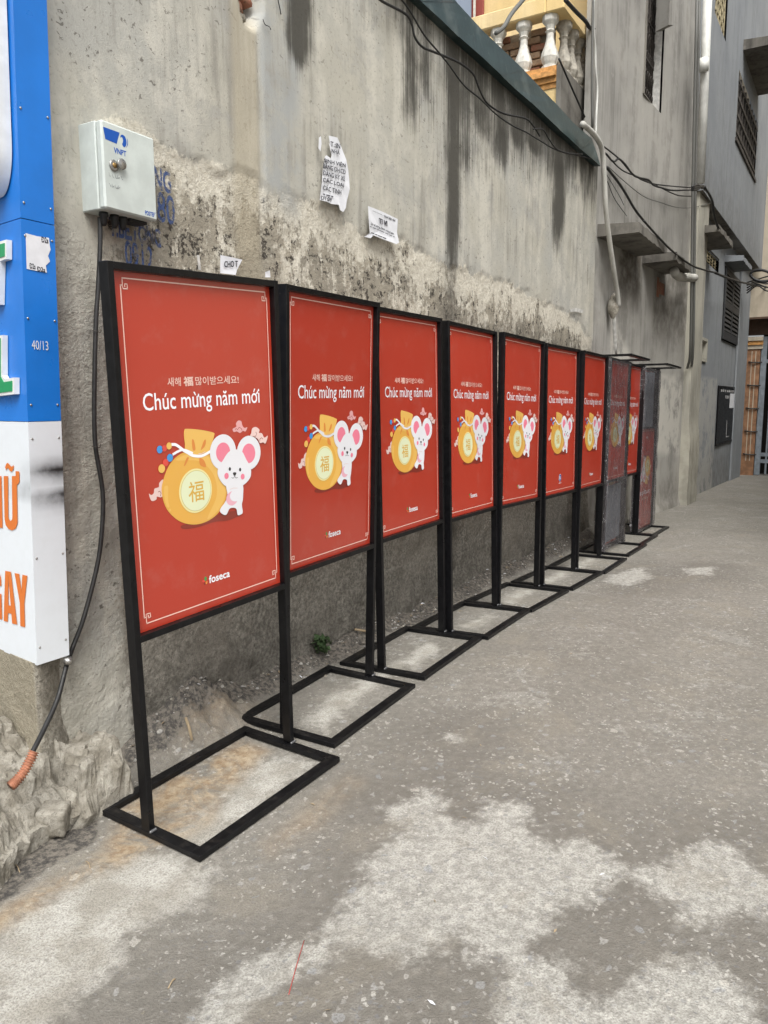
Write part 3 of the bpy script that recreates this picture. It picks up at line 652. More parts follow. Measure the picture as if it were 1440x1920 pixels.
for k in range(9):
    x = wx0+(wx1-wx0)*(k+.5)/9; m.tube([(x, Y2W+.10, wz), (x, Y2W+.10, 8)], .012, 'iron', 5)
    for q in range(16):
        z = wz+.15+q*.22; m.tube([(x-.06, Y2W+.095, z), (x-.02, Y2W+.09, z+.06), (x+.04, Y2W+.095, z+.04), (x+.05, Y2W+.10, z-.03)], .008, 'iron', 4, res=2)
for q in range(8): m.box((wx0, Y2W+.09, wz+.1+q*.45), (wx1, Y2W+.11, wz+.125+q*.45), 'iron')
m.build('window_grille', wf)
m = MB(); Y2H = float(y2(hx0))
m.box((hx0-.1, Y2H+.0, hz1-.05), (hx1+.5, Y2H+.04, hz0+.05), 'brick'); m.build('exposed_brick', b2)
# concrete hoods over the openings
def slab_from(px, ya, thick, m_='slab', name='concrete_slab', parent=None, yb=None, rough=.012, seed=1):
    """px: outer near top, outer far top; hood reaching from plane y=ya back to yb"""
    p0 = py_(*px[0], ya); p1 = py_(*px[1], ya); z = (p0[2]+p1[2])/2
    xs_ = np.linspace(p0[0], p1[0], 14); ring = []
    V = []; rr = np.random.RandomState(seed)
    for i, x in enumerate(xs_):
        e = rr.uniform(-1, 1, 6)*rough
        V += [(x, ya+e[0], z+e[1]), (x, ya+e[2]*.6, z-thick+e[3]), (x, yb, z-thick+.0), (x, yb, z+.04)]
    Fc = [(4*i+a, 4*i+4+a, 4*i+4+(a+1) % 4, 4*i+(a+1) % 4) for i in range(13) for a in range(4)]+[(0, 1, 2, 3), (52+3, 52+2, 52+1, 52)]
    mb = MB(); mb.add(V, Fc, m_); return mb.build(name, parent), (p0[0], p1[0], z)
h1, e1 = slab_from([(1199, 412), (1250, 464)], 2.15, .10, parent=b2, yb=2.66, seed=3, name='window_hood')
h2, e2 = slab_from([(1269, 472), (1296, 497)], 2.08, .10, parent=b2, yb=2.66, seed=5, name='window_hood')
m = MB(); p = p2_(1262, 20, .16); Y2W = float(y2(p[0])); m.hexa([(p[0]-.22, Y2W-.16, p[2]-.25), (p[0]+.05, Y2W-.16, p[2]-.15), (p[0]+.15, Y2W+.02, p[2]-.15), (p[0]-.12, Y2W+.02, p[2]-.25), (p[0]-.22, Y2W-.16, p[2]+1.6), (p[0]+.05, Y2W-.16, p[2]+1.6), (p[0]+.15, Y2W+.02, p[2]+1.6), (p[0]-.12, Y2W+.02, p[2]+1.6)], 'render2'); m.build('concrete_fin', b2)
# corner column
c0 = py_(1296, 700, 2.25); c1 = py_(1314, 700, 2.25)
CX0, CX1 = c0[0], c1[0]
def f_col(X, Z): return X, 2.25-.02*fbm(X*3, Z*2, 91)-sstep(1.2, .9, Z)*.03*(1+fbm(X*6, Z*6, 92)), Z
relief('corner_column', np.linspace(CX0, CX1, 9), np.arange(-.35, 8.6, .08), f_col, 'column', dict(stain=lambda X, Z: .25*sstep(1.6, .6, Z+.5*fbm(X*3, Z*3, 4)), lime=lambda X, Z: 0*X), back=(0, .4, 0), parent=b2)

# ------------------------------------------------------------------ blue-grey building with the jettied upper floor
b3 = thing('bluegrey_building', 'blue-grey painted building with an upper floor jutting over the alley', 'building')
P3 = PW(W3L_Y); P3u = PW(W3U_Y)
X3A, X3B = CX1+.02, 21.7
ZJ = 4.68
(vx0, vz0), (vx1, vz1) = P3([(1311, 636), (1322, 674)])
(sx0, sz0), (sx1, sz1) = P3([(1361, 470), (1379, 655)])
(ox0, oz0), (ox1, oz1) = P3([(1319, 455), (1347, 512)])
sz0, sz1 = P3([(1370, 512)])[0][1], P3([(1370, 643)])[0][1]
limeN = P3([(1310, 705), (1345, 715), (1345, 895)])
relief('lower_wall', np.arange(X3A, X3B, .07), np.arange(-.6, ZJ+.05, .07), lambda X, Z: (X, W3L_Y-.012*fbm(X, Z, 5), Z), 'render3',
       dict(stain=lambda X, Z: .45*sstep(.7, 0, Z+.4*fbm(X*2, Z*2, 9)), lime=lambda X, Z: .45*sstep(limeN[0][0]-.3, limeN[0][0], X)*sstep(limeN[1][0]+.05, limeN[1][0]-.05, X)*sstep(limeN[0][1]+.03, limeN[0][1]-.05, Z)),
       holes=[(vx0, vx1, vz1, vz0), (ox0, ox1, oz1, oz0)], back=(0, .25, 0), parent=b3)
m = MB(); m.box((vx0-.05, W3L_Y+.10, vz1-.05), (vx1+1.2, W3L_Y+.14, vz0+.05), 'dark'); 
for a, b in (((vx0-.06, vz1-.05), (vx0, vz0+.05)), ((vx1, vz1-.05), (vx1+.06, vz0+.05)), ((vx0, vz0), (vx1, vz0+.05)), ((vx0, vz1-.05), (vx1, vz1))): m.box((a[0], W3L_Y-.025, a[1]), (b[0], W3L_Y+.1, b[1]), 'column')
m.build('vent_opening', b3)
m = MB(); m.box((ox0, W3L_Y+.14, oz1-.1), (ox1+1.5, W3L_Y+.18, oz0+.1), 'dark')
for k in range(6): x = ox0+(ox1-ox0)*(k+.5)/6; m.tube([(x, W3L_Y+.05, oz1), (x, W3L_Y+.05, oz0)], .012, 'lattice', 5)
for k in range(5): z = oz1+(oz0-oz1)*(k+.5)/5; m.tube([(ox0, W3L_Y+.05, z), (ox1, W3L_Y+.05, z)], .01, 'lattice', 5)
m.build('window_grille', b3)
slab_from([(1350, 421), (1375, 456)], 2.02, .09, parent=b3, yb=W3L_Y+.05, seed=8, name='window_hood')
slab_from([(1394, 478), (1410, 500)], 2.08, .09, parent=b3, yb=W3L_Y+.05, seed=9, name='window_hood', m_='render3')
# louvred shutters
sh = MB(); sh.box((sx0-.02, W3L_Y-.014, sz1-.02), (sx1+.02, W3L_Y-.008, sz0+.02), 'dark'); sho = sh.build('shutter_back', b3)
for k in range(2):
    xa = sx0+(sx1-sx0)*k/2; xb = sx0+(sx1-sx0)*(k+1)/2
    m = MB(); y0, y1 = W3L_Y-.042, W3L_Y-.015
    m.box((xa+.005, y0, sz1), (xa+.07, y1, sz0), 'shutter'); m.box((xb-.07, y0, sz1), (xb-.005, y1, sz0), 'shutter')
    for z0_, z1_ in ((sz1, sz1+.16), ((sz0+sz1)/2-.08, (sz0+sz1)/2+.06), (sz0-.12, sz0)): m.box((xa+.07, y0, z0_), (xb-.07, y1, z1_), 'shutter')
    leafo = m.build('shutter_leaf', b3)
    sm = MB(); sm.hexa([(xa+.07, y0+.0, 0), (xb-.07, y0+.0, 0), (xb-.07, y1-.005, .055), (xa+.07, y1-.005, .055), (xa+.07, y0, .014), (xb-.07, y0, .014), (xb-.07, y1-.005, .069), (xa+.07, y1-.005, .069)], 'shutter'); sme = sm.mesh('slat')
    for a, b in ((sz1+.16, (sz0+sz1)/2-.08), ((sz0+sz1)/2+.06, sz0-.12)):
        q = int((b-a)/.085)
        for j in range(q): o = link('slat', sme, leafo); o.location = (0, 0, a+(j+.1)*(b-a)/q)
# end pier
pA = py_(1381, 700, 2.375)[0]; pB = py_(1399, 700, 2.375)[0]
m = MB(); m.box((pA, 2.375, -.6), (pB, W3L_Y-.002, ZJ), 'render3', .01); m.build('end_pier', b3)
# upper floor
(ux0, uz0), (ux1, uz1) = P3u([(1386, 130), (1416, 318)])
uzb = P3u([(1398, 300)])[0][1]; uzt = P3u([(1398, 165)])[0][1]
(tx0, _), (tx1, tzb) = P3u([(1340, 35), (1361, 76)]); tzb -= .02
XU0, XU1 = py_(1321, 300, W3U_Y)[0], 21.75
relief('upper_wall', np.arange(XU0, XU1, .09), np.arange(ZJ, 12.0, .09), lambda X, Z: (X, W3U_Y-.01*fbm(X, Z, 6), Z), 'render3', dict(stain=lambda X, Z: .3*sstep(.9, .0, Z-ZJ+.6*fbm(X*3, Z, 7)), lime=lambda X, Z: 0*X),
       holes=[(ux0, ux1, uzb, uzt), (tx0, tx1, tzb, 9.5)], back=(0, .5, 0), parent=b3)
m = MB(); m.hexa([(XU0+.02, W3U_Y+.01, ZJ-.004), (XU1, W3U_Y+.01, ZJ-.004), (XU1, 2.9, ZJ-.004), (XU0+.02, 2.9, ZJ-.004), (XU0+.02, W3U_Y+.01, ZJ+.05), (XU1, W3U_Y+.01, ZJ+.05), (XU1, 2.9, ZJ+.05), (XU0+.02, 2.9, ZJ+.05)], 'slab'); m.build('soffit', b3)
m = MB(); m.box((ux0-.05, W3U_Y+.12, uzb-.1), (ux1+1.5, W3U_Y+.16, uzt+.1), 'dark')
for k in range(9): x = ux0+(ux1-ux0)*(k+.5)/9; m.box((x-.035, W3U_Y+.01, uzb), (x+.035, W3U_Y+.04, uzt), 'iron')
for k in range(4): z = uzb+(uzt-uzb)*(k+.5)/4; m.box((ux0, W3U_Y-.005, z-.03), (ux1, W3U_Y+.009, z+.03), 'iron')
m.box((ux0-.05, W3U_Y-.03, uzb-.06), (ux1+.05, W3U_Y+.05, uzb), 'iron'); m.build('barred_window', b3)
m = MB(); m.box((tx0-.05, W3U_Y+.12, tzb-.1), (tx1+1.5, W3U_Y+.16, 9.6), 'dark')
for k in range(6): x = tx0+(tx1-tx0)*(k+.5)/6; m.box((x-.025, W3U_Y+.02, tzb), (x+.025, W3U_Y+.05, 9.5), 'lattice')
for k in range(22):
    z = tzb+.1+k*.16; m.tube([(tx0+.05, W3U_Y+.035, z), ((tx0+tx1)/2, W3U_Y+.03, z+.07), (tx1-.05, W3U_Y+.035, z)], .014, 'lattice', 4, res=2)
m.build('lattice_window', b3)
pa, pb = py_(1393, 98, W3U_Y), py_(1421, 176, W3U_Y); z_ = (pa[2]+pb[2])/2
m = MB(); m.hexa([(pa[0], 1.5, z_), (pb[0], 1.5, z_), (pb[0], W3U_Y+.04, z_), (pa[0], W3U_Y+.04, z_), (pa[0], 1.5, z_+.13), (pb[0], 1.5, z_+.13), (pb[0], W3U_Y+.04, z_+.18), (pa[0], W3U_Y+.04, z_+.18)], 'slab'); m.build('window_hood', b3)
m = MB(); q = py_(1399, 893, 1.9)
# blackboard hung on the lower wall
(bx0, bz0), (bx1, bz1) = P3([(1345.5, 724), (1374.5, 829)])
bz1 = P3([(1358, 831)])[0][1]; bz0 = P3([(1358, 724)])[0][1]
bb = thing('blackboard', 'black notice board with a white paper and chalk marks on the blue-grey wall', 'board')
m = MB(); m.box((bx0+.04, W3L_Y-.022, bz1+.04), (bx1-.04, W3L_Y-.009, bz0-.04), 'board'); face = m.build('board_face', bb)
m = MB()
for a, b in (((bx0, bz1), (bx0+.05, bz0)), ((bx1-.05, bz1), (bx1, bz0)), ((bx0+.05, bz0-.05), (bx1-.05, bz0)), ((bx0+.05, bz1), (bx1-.05, bz1+.05))): m.box((a[0], W3L_Y-.03, a[1]), (b[0], W3L_Y-.008, b[1]), 'black')
m.build('board_frame', bb)
m = MB(); X_ = lambda t: bx0+(bx1-bx0)*t; Zz = lambda t: bz1+(bz0-bz1)*t
m.box((X_(.60), W3L_Y-.025, Zz(.62)), (X_(.86), W3L_Y-.0235, Zz(.88)), 'paper'); m.build('paper_sheet', bb)
rr = random.Random(9)
def chalk(a, b): q = MB(); q.box((X_(a[0]), W3L_Y-.0245, Zz(a[1])), (X_(b[0]), W3L_Y-.0232, Zz(b[1])), 'chalk'); q.build('chalk_mark', bb)
for k in range(7): chalk((.12+.1*k, .90), (.16+.1*k+rr.uniform(0, .04), .90+rr.uniform(.03, .05)))
for k in range(3): chalk((.36+.08*k, .79), (.40+.08*k, .84))
chalk((.5, .12), (.515, .40)); chalk((.5, .105), (.68, .117))
# ------------------------------------------------------------------ far house with the gate, closing the alley
b4 = thing('beige_house', 'beige house with orange pilaster and barred metal gate closing the alley', 'house')
PG = lambda u, v: px_(u, v, GATE_X)
zt = PG(1415, 597)[2]; zl = PG(1415, 632)[2]
m = MB(); m.box((GATE_X-.02, -6, zt), (GATE_X+.3, 3.2, 12), 'beige'); m.build('wall', b4)
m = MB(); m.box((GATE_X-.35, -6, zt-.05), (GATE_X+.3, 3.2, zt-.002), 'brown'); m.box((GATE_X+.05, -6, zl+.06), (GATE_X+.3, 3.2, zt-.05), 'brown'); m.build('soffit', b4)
ya, yb, yc = PG(1398, 760)[1], PG(1420, 760)[1], PG(1432, 760)[1]
m = MB(); m.box((GATE_X-.05, yb, -.6), (GATE_X+.25, ya+.6, zl-.3), 'orange', .01); pil = m.build('pilaster', b4)
m = MB()
for k, t in enumerate((0, .1, .2)): m.box((GATE_X-.08-.03*k, yb-.05, zl-.3+t), (GATE_X+.25, ya+.6, zl-.205+t), 'beige' if k != 1 else 'trim')
m.build('capital', pil)
m = MB()
for t in (.33, .66): m.box((GATE_X-.058, yb+(ya-yb)*t, 0), (GATE_X-.05, yb+(ya-yb)*t+.02, zl-.35), 'beige')
m.build('groove_line', pil)
m = MB(); m.box((GATE_X+.5, -6, -.6), (GATE_X+.55, yb, zl+.1), 'dark'); m.build('dark_doorway', b4)
gt = thing('metal_gate', 'grey metal gate with upright bars at the end of the alley', 'gate')
m = MB(); m.box((GATE_X-.02, yc, -.36), (GATE_X+.06, yb-.01, zl), 'gate', .01); m.build('gate_post', gt)
bar = MB(); bar.box((GATE_X, -.02, -.34), (GATE_X+.03, .02, zl), 'gate'); barm = bar.mesh('gate_bar')
for k in range(9): o = link('gate_bar', barm, gt); o.location = (0, yc-.13-.15*k, 0)
for z in (PG(1435, 677)[2], PG(1435, 852)[2], .0):
    m = MB(); m.box((GATE_X-.008, yc-1.5, z-.05), (GATE_X+.04, yc, z+.04), 'gate'); m.build('gate_rail', gt)
for k in range(5):
    z = PG(1410, 680+43*k)[2]; m = MB(); m.tube([(GATE_X-.06, ya-.02, z+.02), (GATE_X-.10, (ya+yb)/2, z), (GATE_X-.06, yb-.05, z)], .018, 'iron', 5, res=3); m.build('hinge_strap', gt)

# ------------------------------------------------------------------ yellow house with the balcony above the flashing
b5 = thing('yellow_house', 'yellow house with a white balustrade balcony above the green flashing', 'house')
BY = 2.76; c = py_(1051, 14, BY); BX = c[0]; BZT = c[2]; BZB = py_(1048, 122, BY)[2]; BXE = 9.15
m = MB(); m.box((BXE, BY-.02, 3.9), (BXE+.3, 8, 9), 'yellow'); m.build('wall', b5)
m = MB(); m.box((BX-.04, BY-.05, BZT-.03), (BXE, BY+.14, BZT+.12), 'yellow', .01); m.box((BX-.04, BY+.14, BZT-.03), (BX+.15, 6.5, BZT+.12), 'yellow', .01); m.build('handrail', b5)
m = MB()
for k, (e, z) in enumerate(((.03, 0), (.055, -.05), (.02, -.10), (.0, -.15))): m.box((BX-e, BY+.02, BZB+z-.05), (BX+.2, 6.5, BZB+z-.001), 'trim')
m.box((BX+.01, BY+.02, 3.9), (BX+.25, 6.5, BZB-.2), 'yellow'); m.build('balcony_front', b5)
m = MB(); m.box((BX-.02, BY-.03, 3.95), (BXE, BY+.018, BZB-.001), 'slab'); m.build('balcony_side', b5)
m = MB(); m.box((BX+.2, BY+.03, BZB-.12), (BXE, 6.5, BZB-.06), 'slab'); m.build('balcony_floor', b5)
hb = BZT-.03-BZB
bp = [(.075, 0), (.075, .06), (.055, .08), (.068, .13), (.082, .22), (.074, .32), (.05, .45), (.036, .58), (.034, .68), (.05, .72), (.036, .75), (.045, .82), (.07, .88), (.075, .90), (.075, 1.0)]
for mm, name in (('balw', 'front'), ('balshade', 'side')):  # side balusters use a darker copy of the white, shade put into the colour
    bmsh = MB(); bmsh.lathe([(r*1.1, h*hb) for r, h in bp], (0, 0, 0), mm, 8, smooth=False); me = bmsh.mesh('baluster')
    pos = [(BX+.06, BY+.12), (BX+.06, BY+.40), (BX+.06, BY+.68), (BX+.06, BY+.96), (BX+.06, BY+1.24)] if name == 'front' else [(BX+.27, BY+.05), (BX+.50, BY+.05), (BX+.73, BY+.05), (BX+.96, BY+.05)]
    for x, y in pos: o = link('baluster', me, b5); o.location = (x, y, BZB)
# unplastered brick infill behind the balusters
m = MB(); m.box((BX+.24, BY+.16, BZB-.06), (BX+.34, BY+1.9, BZT-.03), 'soil'); inf = m.build('brick_infill', b5)
bk = []
rr = random.Random(3)
for k in range(4):
    q = MB(); q.box((-.05, -.105, -.03), (0, .105, .03), 'brickb' if k != 1 else 'brick', .006); bk.append(q.mesh('brick'))
row = 0; z = BZB-.02
while z < BZT-.05:
    for j in range(8):
        y = BY+.27+j*.225+(row % 2)*.11
        if rr.random() < .92: o = link('brick', bk[rr.choice((0, 0, 0, 1, 2, 3))], inf); o.location = (BX+.238-rr.uniform(0, .015), y, z+.03); o.rotation_euler = (rr.uniform(-.02, .02), 0, rr.uniform(-.06, .06))
    z += .073; row += 1
# red shuttered window on the yellow wall
d0 = px_(902, 20, BXE); d1 = px_(868, 4, BXE)
m = MB(); m.box((BXE-.05, d0[1]-.05, 4.6), (BXE-.01, d0[1]+2.2, 7.2), 'reddoor', .01); rd = m.build('door', b5)
m = MB(); 
for k in range(4): m.box((BXE-.062, d0[1]+.1+.4*k, 5.0), (BXE-.052, d0[1]+.36+.4*k, 7.0), 'glass')
m.build('pane', rd)
m = MB()
for k in range(6): m.box((BXE-.10, d0[1]+.03+.3*k, 4.9), (BXE-.085, d0[1]+.055+.3*k, 7.1), 'balw')
for k in range(5): m.box((BXE-.084, d0[1]+.03, 5.2+.4*k), (BXE-.07, d0[1]+1.9, 5.22+.4*k), 'balw')
m.build('grille', rd)

# ------------------------------------------------------------------ unseen house added across the alley to darken the far end and poster reflections
op = thing('opposite_blocker_house', 'plain beige house added out of view across the alley to block light from its far end', 'house')
m = MB(); m.box((7.6, -6.0, -.5), (30, -2.2, 8.5), 'beige', .02); m.build('wall', op)
for k in range(5):
    m = MB(); m.box((8.6+3.2*k, -2.2, 1.1), (9.9+3.2*k, -2.16, 2.6), 'gate'); m.build('window', op)
    m = MB(); m.box((8.6+3.2*k, -2.2, 4.6), (9.9+3.2*k, -2.16, 6.1), 'gate'); m.build('window', op)

# ------------------------------------------------------------------ poster stands
PW_, PH_ = SL-2*SFW, SH-.024-(SPB+.024)
REC = .004
def PT(x, y, k): return (SFW+(.02+x*.973)*PW_/.75, REC-.0004-.0003*k, SPB+.024+(.008+y*.988)*PH_/1.2)
def flat(mb, pts, m, k): mb.poly([PT(x, y, k) for x, y in pts], m)
def ell(mb, c, r, m, k, n=28, a0=0, a1=2*math.pi, sup=1.):
    pts = []
    for i in range(n):
        a = a0+(a1-a0)*i/n; co, si = math.cos(a), math.sin(a)
        pts.append((c[0]+r[0]*math.copysign(abs(co)**sup, co), c[1]+r[1]*math.copysign(abs(si)**sup, si)))
    flat(mb, pts, m, k)
def strip(mb, pts, wd, m, k):
    P = [np.array(p) for p in pts]; L = []; Rr = []
    for i in range(len(P)):
        t = P[min(i+1, len(P)-1)]-P[max(i-1, 0)]; t = t/(np.linalg.norm(t)+1e-9); n = np.array([-t[1], t[0]])*wd/2
        L.append(P[i]+n); Rr.append(P[i]-n)
    for i in range(len(P)-1): flat(mb, [L[i], L[i+1], Rr[i+1], Rr[i]], m, k)
def smooth(pts, r=5): 
    P = [np.array(p, float) for p in pts]; n = len(P); out = []
    for i in range(n):
        a, b, c, d = P[i-1], P[i], P[(i+1) % n], P[(i+2) % n]
        for k in range(r):
            t = k/r; out.append(.5*(2*b+(c-a)*t+(2*a-5*b+4*c-d)*t*t+(3*b-a-3*c+d)*t**3))
    return out
def seg(mb, a, b, wd, m, k):
    a = np.array(a); b = np.array(b); t = (b-a)/np.linalg.norm(b-a); a = a-t*wd/2; b = b+t*wd/2; strip(mb, [a, b], wd, m, k)
def art_border():
    mb = MB(); x0, x1, y0, y1 = .0285, .7215, .0205, 1.185; xi, xo = .020, .730; wd = .0042; q = .0225
    seg(mb, (x0, y1), (x1, y1), wd, 'cream', 1); seg(mb, (x0, y0), (x1, y0), wd, 'cream', 1)
    seg(mb, (xi, y0+q), (xi, y1-q), wd, 'cream', 1); seg(mb, (xo, y0+q), (xo, y1-q), wd, 'cream', 1)
    for sx, cx, ox in ((1, x0, xi), (-1, x1, xo)):
        for sy, cy in ((-1, y1), (1, y0)):
            L = [(cx, cy), (cx, cy+sy*.033), (cx+sx*.019, cy+sy*.033), (cx+sx*.019, cy+sy*.018), (cx+sx*.009, cy+sy*.018), (cx+sx*.009, cy+sy*.026)]
            for a, b in zip(L[:-1], L[1:]): seg(mb, a, b, wd*.9, 'cream', 1)
            seg(mb, (ox, cy+sy*q), (cx, cy+sy*q), wd*.9, 'cream', 1)
    return mb.mesh('border_line')
def art_text(body, box, m, bold, name, parts=None):
    mb = MB(); text(mb, body, lambda x, y: PT(x, y, 1), box, m, bold); return mb.mesh(name)
def art_korean():
    mb = MB()
    for b, bx, bo in (('새해', (.1925, .835, .2535, .865), .008), ('福', (.268, .834, .312, .866), .022), ('많이받으세요!', (.324, .835, .549, .865), .008)):
        text(mb, b, lambda x, y: PT(x, y, 1), bx, 'cream', bo)
    return mb.mesh('korean_greeting')
def art_viet():
    mb = MB(); text(mb, 'Chúc mừng năm mới', lambda x, y: PT(x, y, 1), (.079, .738, .665, .815), 'white', .004); return mb.mesh('vietnamese_greeting')
def art_bag():
    mb = MB(); bag = [(.1338, .4705), (.144, .5117), (.1703, .5552), (.2072, .5852), (.2522, .5998), (.315, .598), (.364, .5838), (.4064, .5544), (.445, .505), (.4579, .4514), (.4472, .397), (.4042, .3526), (.3443, .3305), (.2757, .3300), (.2058, .3560), (.1521, .4076)]
    flat(mb, smooth(bag), 'yel', 3)
    mb2 = smooth([(.21, .575), (.2522, .590), (.315, .59), (.40, .55), (.448, .4514), (.438, .40), (.40, .36), (.345, .34), (.40, .42), (.39, .50), (.32, .56)])
    flat(mb, mb2, 'yel2', 3.5)
    flat(mb, smooth([(.2556, .6771), (.2679, .6826), (.3336, .6739), (.3983, .6589), (.4032, .6473), (.385, .61), (.374, .5917), (.31, .585), (.2585, .6035), (.255, .63), (.2529, .658)], 4), 'yel2', 4)
    for L in ([(.2895, .6396), (.2991, .6387), (.3049, .6053), (.2915, .6045)], [(.3489, .632), (.3585, .6347), (.3537, .6138), (.3309, .6005)], [(.2594, .5786), (.2701, .5774), (.2514, .5534), (.2443, .5529)], [(.3224, .5704), (.3434, .5614), (.3526, .5344), (.3235, .5459)]):
        flat(mb, smooth(L, 4), 'org', 5)
    flat(mb, smooth([(.1463, .4858), (.1546, .491), (.1644, .4854), (.1606, .4408), (.164, .4143), (.1528, .4161), (.1441, .4476)], 4), 'yel2', 5); ell(mb, (.1659, .4023), (.005, .006), 'yel2', 5, 12)
    ell(mb, (.2946, .4535), (.082, .082), 'coin2', 6, 40); ell(mb, (.2955, .4535), (.0752, .0752), 'line', 7, 40); ell(mb, (.2955, .4535), (.0735, .0735), 'coin', 8, 40)
    text(mb, '福', lambda x, y: PT(x, y, 9), (.258, .414, .334, .489), 'fu', .004)
    return mb.mesh('money_bag')
def art_rope():
    mb = MB(); P = catmull([np.array(p) for p in ((.1912, .6337), (.211, .6305), (.2331, .6168), (.2469, .6068), (.2668, .5961), (.2899, .5841), (.3323, .5782), (.3738, .5886), (.385, .594))], 4)
    strip(mb, P, .0105, 'white', 6); strip(mb, catmull([np.array(p) for p in ((.1938, .5973), (.2205, .6061), (.2471, .609), (.29, .592))], 4), .009, 'white', 6.4)
    strip(mb, [(.318, .588), (.335, .587), (.352, .592)], .002, 'inkl' if 'inkl' in MAT else 'cloud2', 7)
    return mb.mesh('cord')
def art_beads():
    mb = MB()
    for c, r, m in (((.1368, .6209), .0134, 'blue'), ((.1581, .623), .0115, 'redb'), ((.18, .6292), .0125, 'yel2'), ((.1805, .5876), .0139, 'blue'), ((.1594, .5726), .0134, 'redb'), ((.1399, .5537), .0153, 'yel2')): ell(mb, c, (r, r), m, 7, 20)
    return mb.mesh('beads')
def art_mouse():
    mb = MB(); k = 10
    ell(mb, (.4442, .5811), (.070, .0675), 'white', k); ell(mb, (.5864, .5641), (.069, .0675), 'white', k+.3)
    ell(mb, (.4439, .5799), (.0379, .0378), 'pink', k+1); ell(mb, (.5854, .562), (.0381, .0388), 'pink', k+1)
    flat(mb, smooth([(.410, .495), (.414, .525), (.438, .548), (.47, .577), (.505, .585), (.545, .575), (.570, .538), (.592, .505), (.590, .47), (.562, .447), (.525, .437), (.485, .440), (.440, .455)], 5), 'white', k+2)
    body = [(.455, .460), (.5376, .455), (.5408, .3923), (.5326, .3648), (.5353, .3331), (.5208, .3259), (.5056, .3285), (.4985, .3549), (.4648, .3604), (.4465, .3408), (.4298, .3413), (.411, .3561), (.4153, .3694), (.44, .3888), (.4552, .4145)]
    flat(mb, smooth(body, 4), 'white', k+2.4)
    ell(mb, (.4793, .3977), (.0323, .0275), 'pink2', k+3); ell(mb, (.5024, .4062), (.0354, .0235), 'white', k+4)
    strip(mb, [(.47, .4345), (.49, .437), (.512, .4335)], .0016, 'cloud2', k+4)
    for c in ((.4745, .513), (.5312, .5038)): ell(mb, c, (.0062, .0072), 'ink', k+4, 14)
    flat(mb, smooth([(.490, .4955), (.499, .4975), (.509, .494), (.5055, .486), (.499, .4835), (.4935, .487)], 4), 'ink', k+4)
    strip(mb, [(.4816, .480), (.487, .4755), (.494, .4765), (.499, .483), (.499, .4857)], .0018, 'ink', k+4); strip(mb, [(.499, .483), (.503, .4755), (.510, .4735), (.5154, .4756)], .0018, 'ink', k+4)
    ell(mb, (.4547, .4885), (.0119, .0122), 'pink', k+4, 18); ell(mb, (.5438, .4748), (.0111, .0115), 'pink', k+4, 18)
    return mb.mesh('mouse_figure')
def art_clouds():
    out = []; mb = MB()
    flat(mb, smooth([(.5037, .664), (.5096, .652), (.5267, .6529), (.5433, .6455), (.5611, .6524), (.5749, .649), (.5865, .6645), (.5703, .6634), (.5591, .6736), (.5534, .6903), (.5364, .6938), (.5234, .6832), (.5246, .6716)], 4), 'cloud', 2)
    strip(mb, [(.517, .659), (.523, .665), (.53, .659), (.54, .668), (.552, .662), (.556, .654)], .0022, 'shad', 2.6)
    out.append(mb.mesh('cloud')); mb = MB()
    flat(mb, smooth([(.5983, .6305), (.6193, .624), (.6404, .615), (.6538, .5969), (.6722, .5976), (.6868, .5924), (.7021, .6216), (.6809, .6162), (.6673, .6342), (.6492, .6381), (.6536, .6497), (.6327, .6623), (.6109, .6579), (.6048, .6418)], 4), 'cloud2', 12)
    strip(mb, [(.612, .6265), (.63, .626), (.636, .636), (.631, .643)], .0024, 'shad', 12.6); strip(mb, [(.652, .603), (.654, .613), (.664, .617), (.672, .611)], .0024, 'shad', 12.6)
    out.append(mb.mesh('cloud')); mb = MB()
    flat(mb, smooth([(.0774, .4737), (.0877, .4679), (.0991, .4734), (.1031, .4876), (.1227, .4912), (.1267, .5055), (.147, .5134), (.150, .47), (.1307, .4539), (.1116, .4589), (.108, .4488), (.086, .448)], 4), 'cloud2', 2)
    strip(mb, [(.118, .474), (.126, .476), (.131, .468), (.127, .458)], .0022, 'shad', 2.6)
    out.append(mb.mesh('cloud')); return out
def art_shadow():
    mb = MB(); flat(mb, smooth([(.2124, .3316), (.2248, .3382), (.3063, .34), (.3701, .345), (.4369, .3471), (.5047, .3454), (.5372, .3304), (.5029, .3194), (.4479, .3147), (.3822, .3215), (.3054, .3169), (.2563, .3182), (.2236, .3237)], 4), 'shad', 1); return mb.mesh('drop_shape')
def art_logo():
    mb = MB(); text(mb, 'foseca', lambda x, y: PT(x, y, 1), (.338, .0905, .449, .1195), 'white', .016)
    for p, m in (([(.313, .111), (.318, .122), (.327, .113), (.320, .104)], 'green'), ([(.303, .109), (.313, .109), (.316, .102), (.305, .102)], 'redb'), ([(.319, .100), (.329, .101), (.327, .093), (.320, .092)], 'org'), ([(.309, .097), (.316, .100), (.318, .092), (.311, .090)], 'shad')): flat(mb, smooth(p, 4), m, 1)
    return mb.mesh('brand_lettering')
def art_logo2():
    mb = MB(); ell(mb, (.375, .118), (.030, .034), 'white', 1, 24); ell(mb, (.375, .118), (.027, .031), 'navy', 2, 24); text(mb, 'BL', lambda x, y: PT(x, y, 3), (.357, .106, .393, .132), 'white', .02)
    [strip(mb, [(.345+.009*k, .073), (.3515+.009*k, .073)], .007, 'white', 1) for k in range(7) if k != 3]; return mb.mesh('round_logo')
ART = [art_border(), art_korean(), art_viet(), art_shadow(), *art_clouds(), art_bag(), art_rope(), art_beads(), art_mouse()]
LOGO, LOGO2 = art_logo(), art_logo2()
def bx(lo, hi, m, name, bev=.0016): q = MB(); q.box(lo, hi, m, bev); return q.mesh(name)
e = .0006
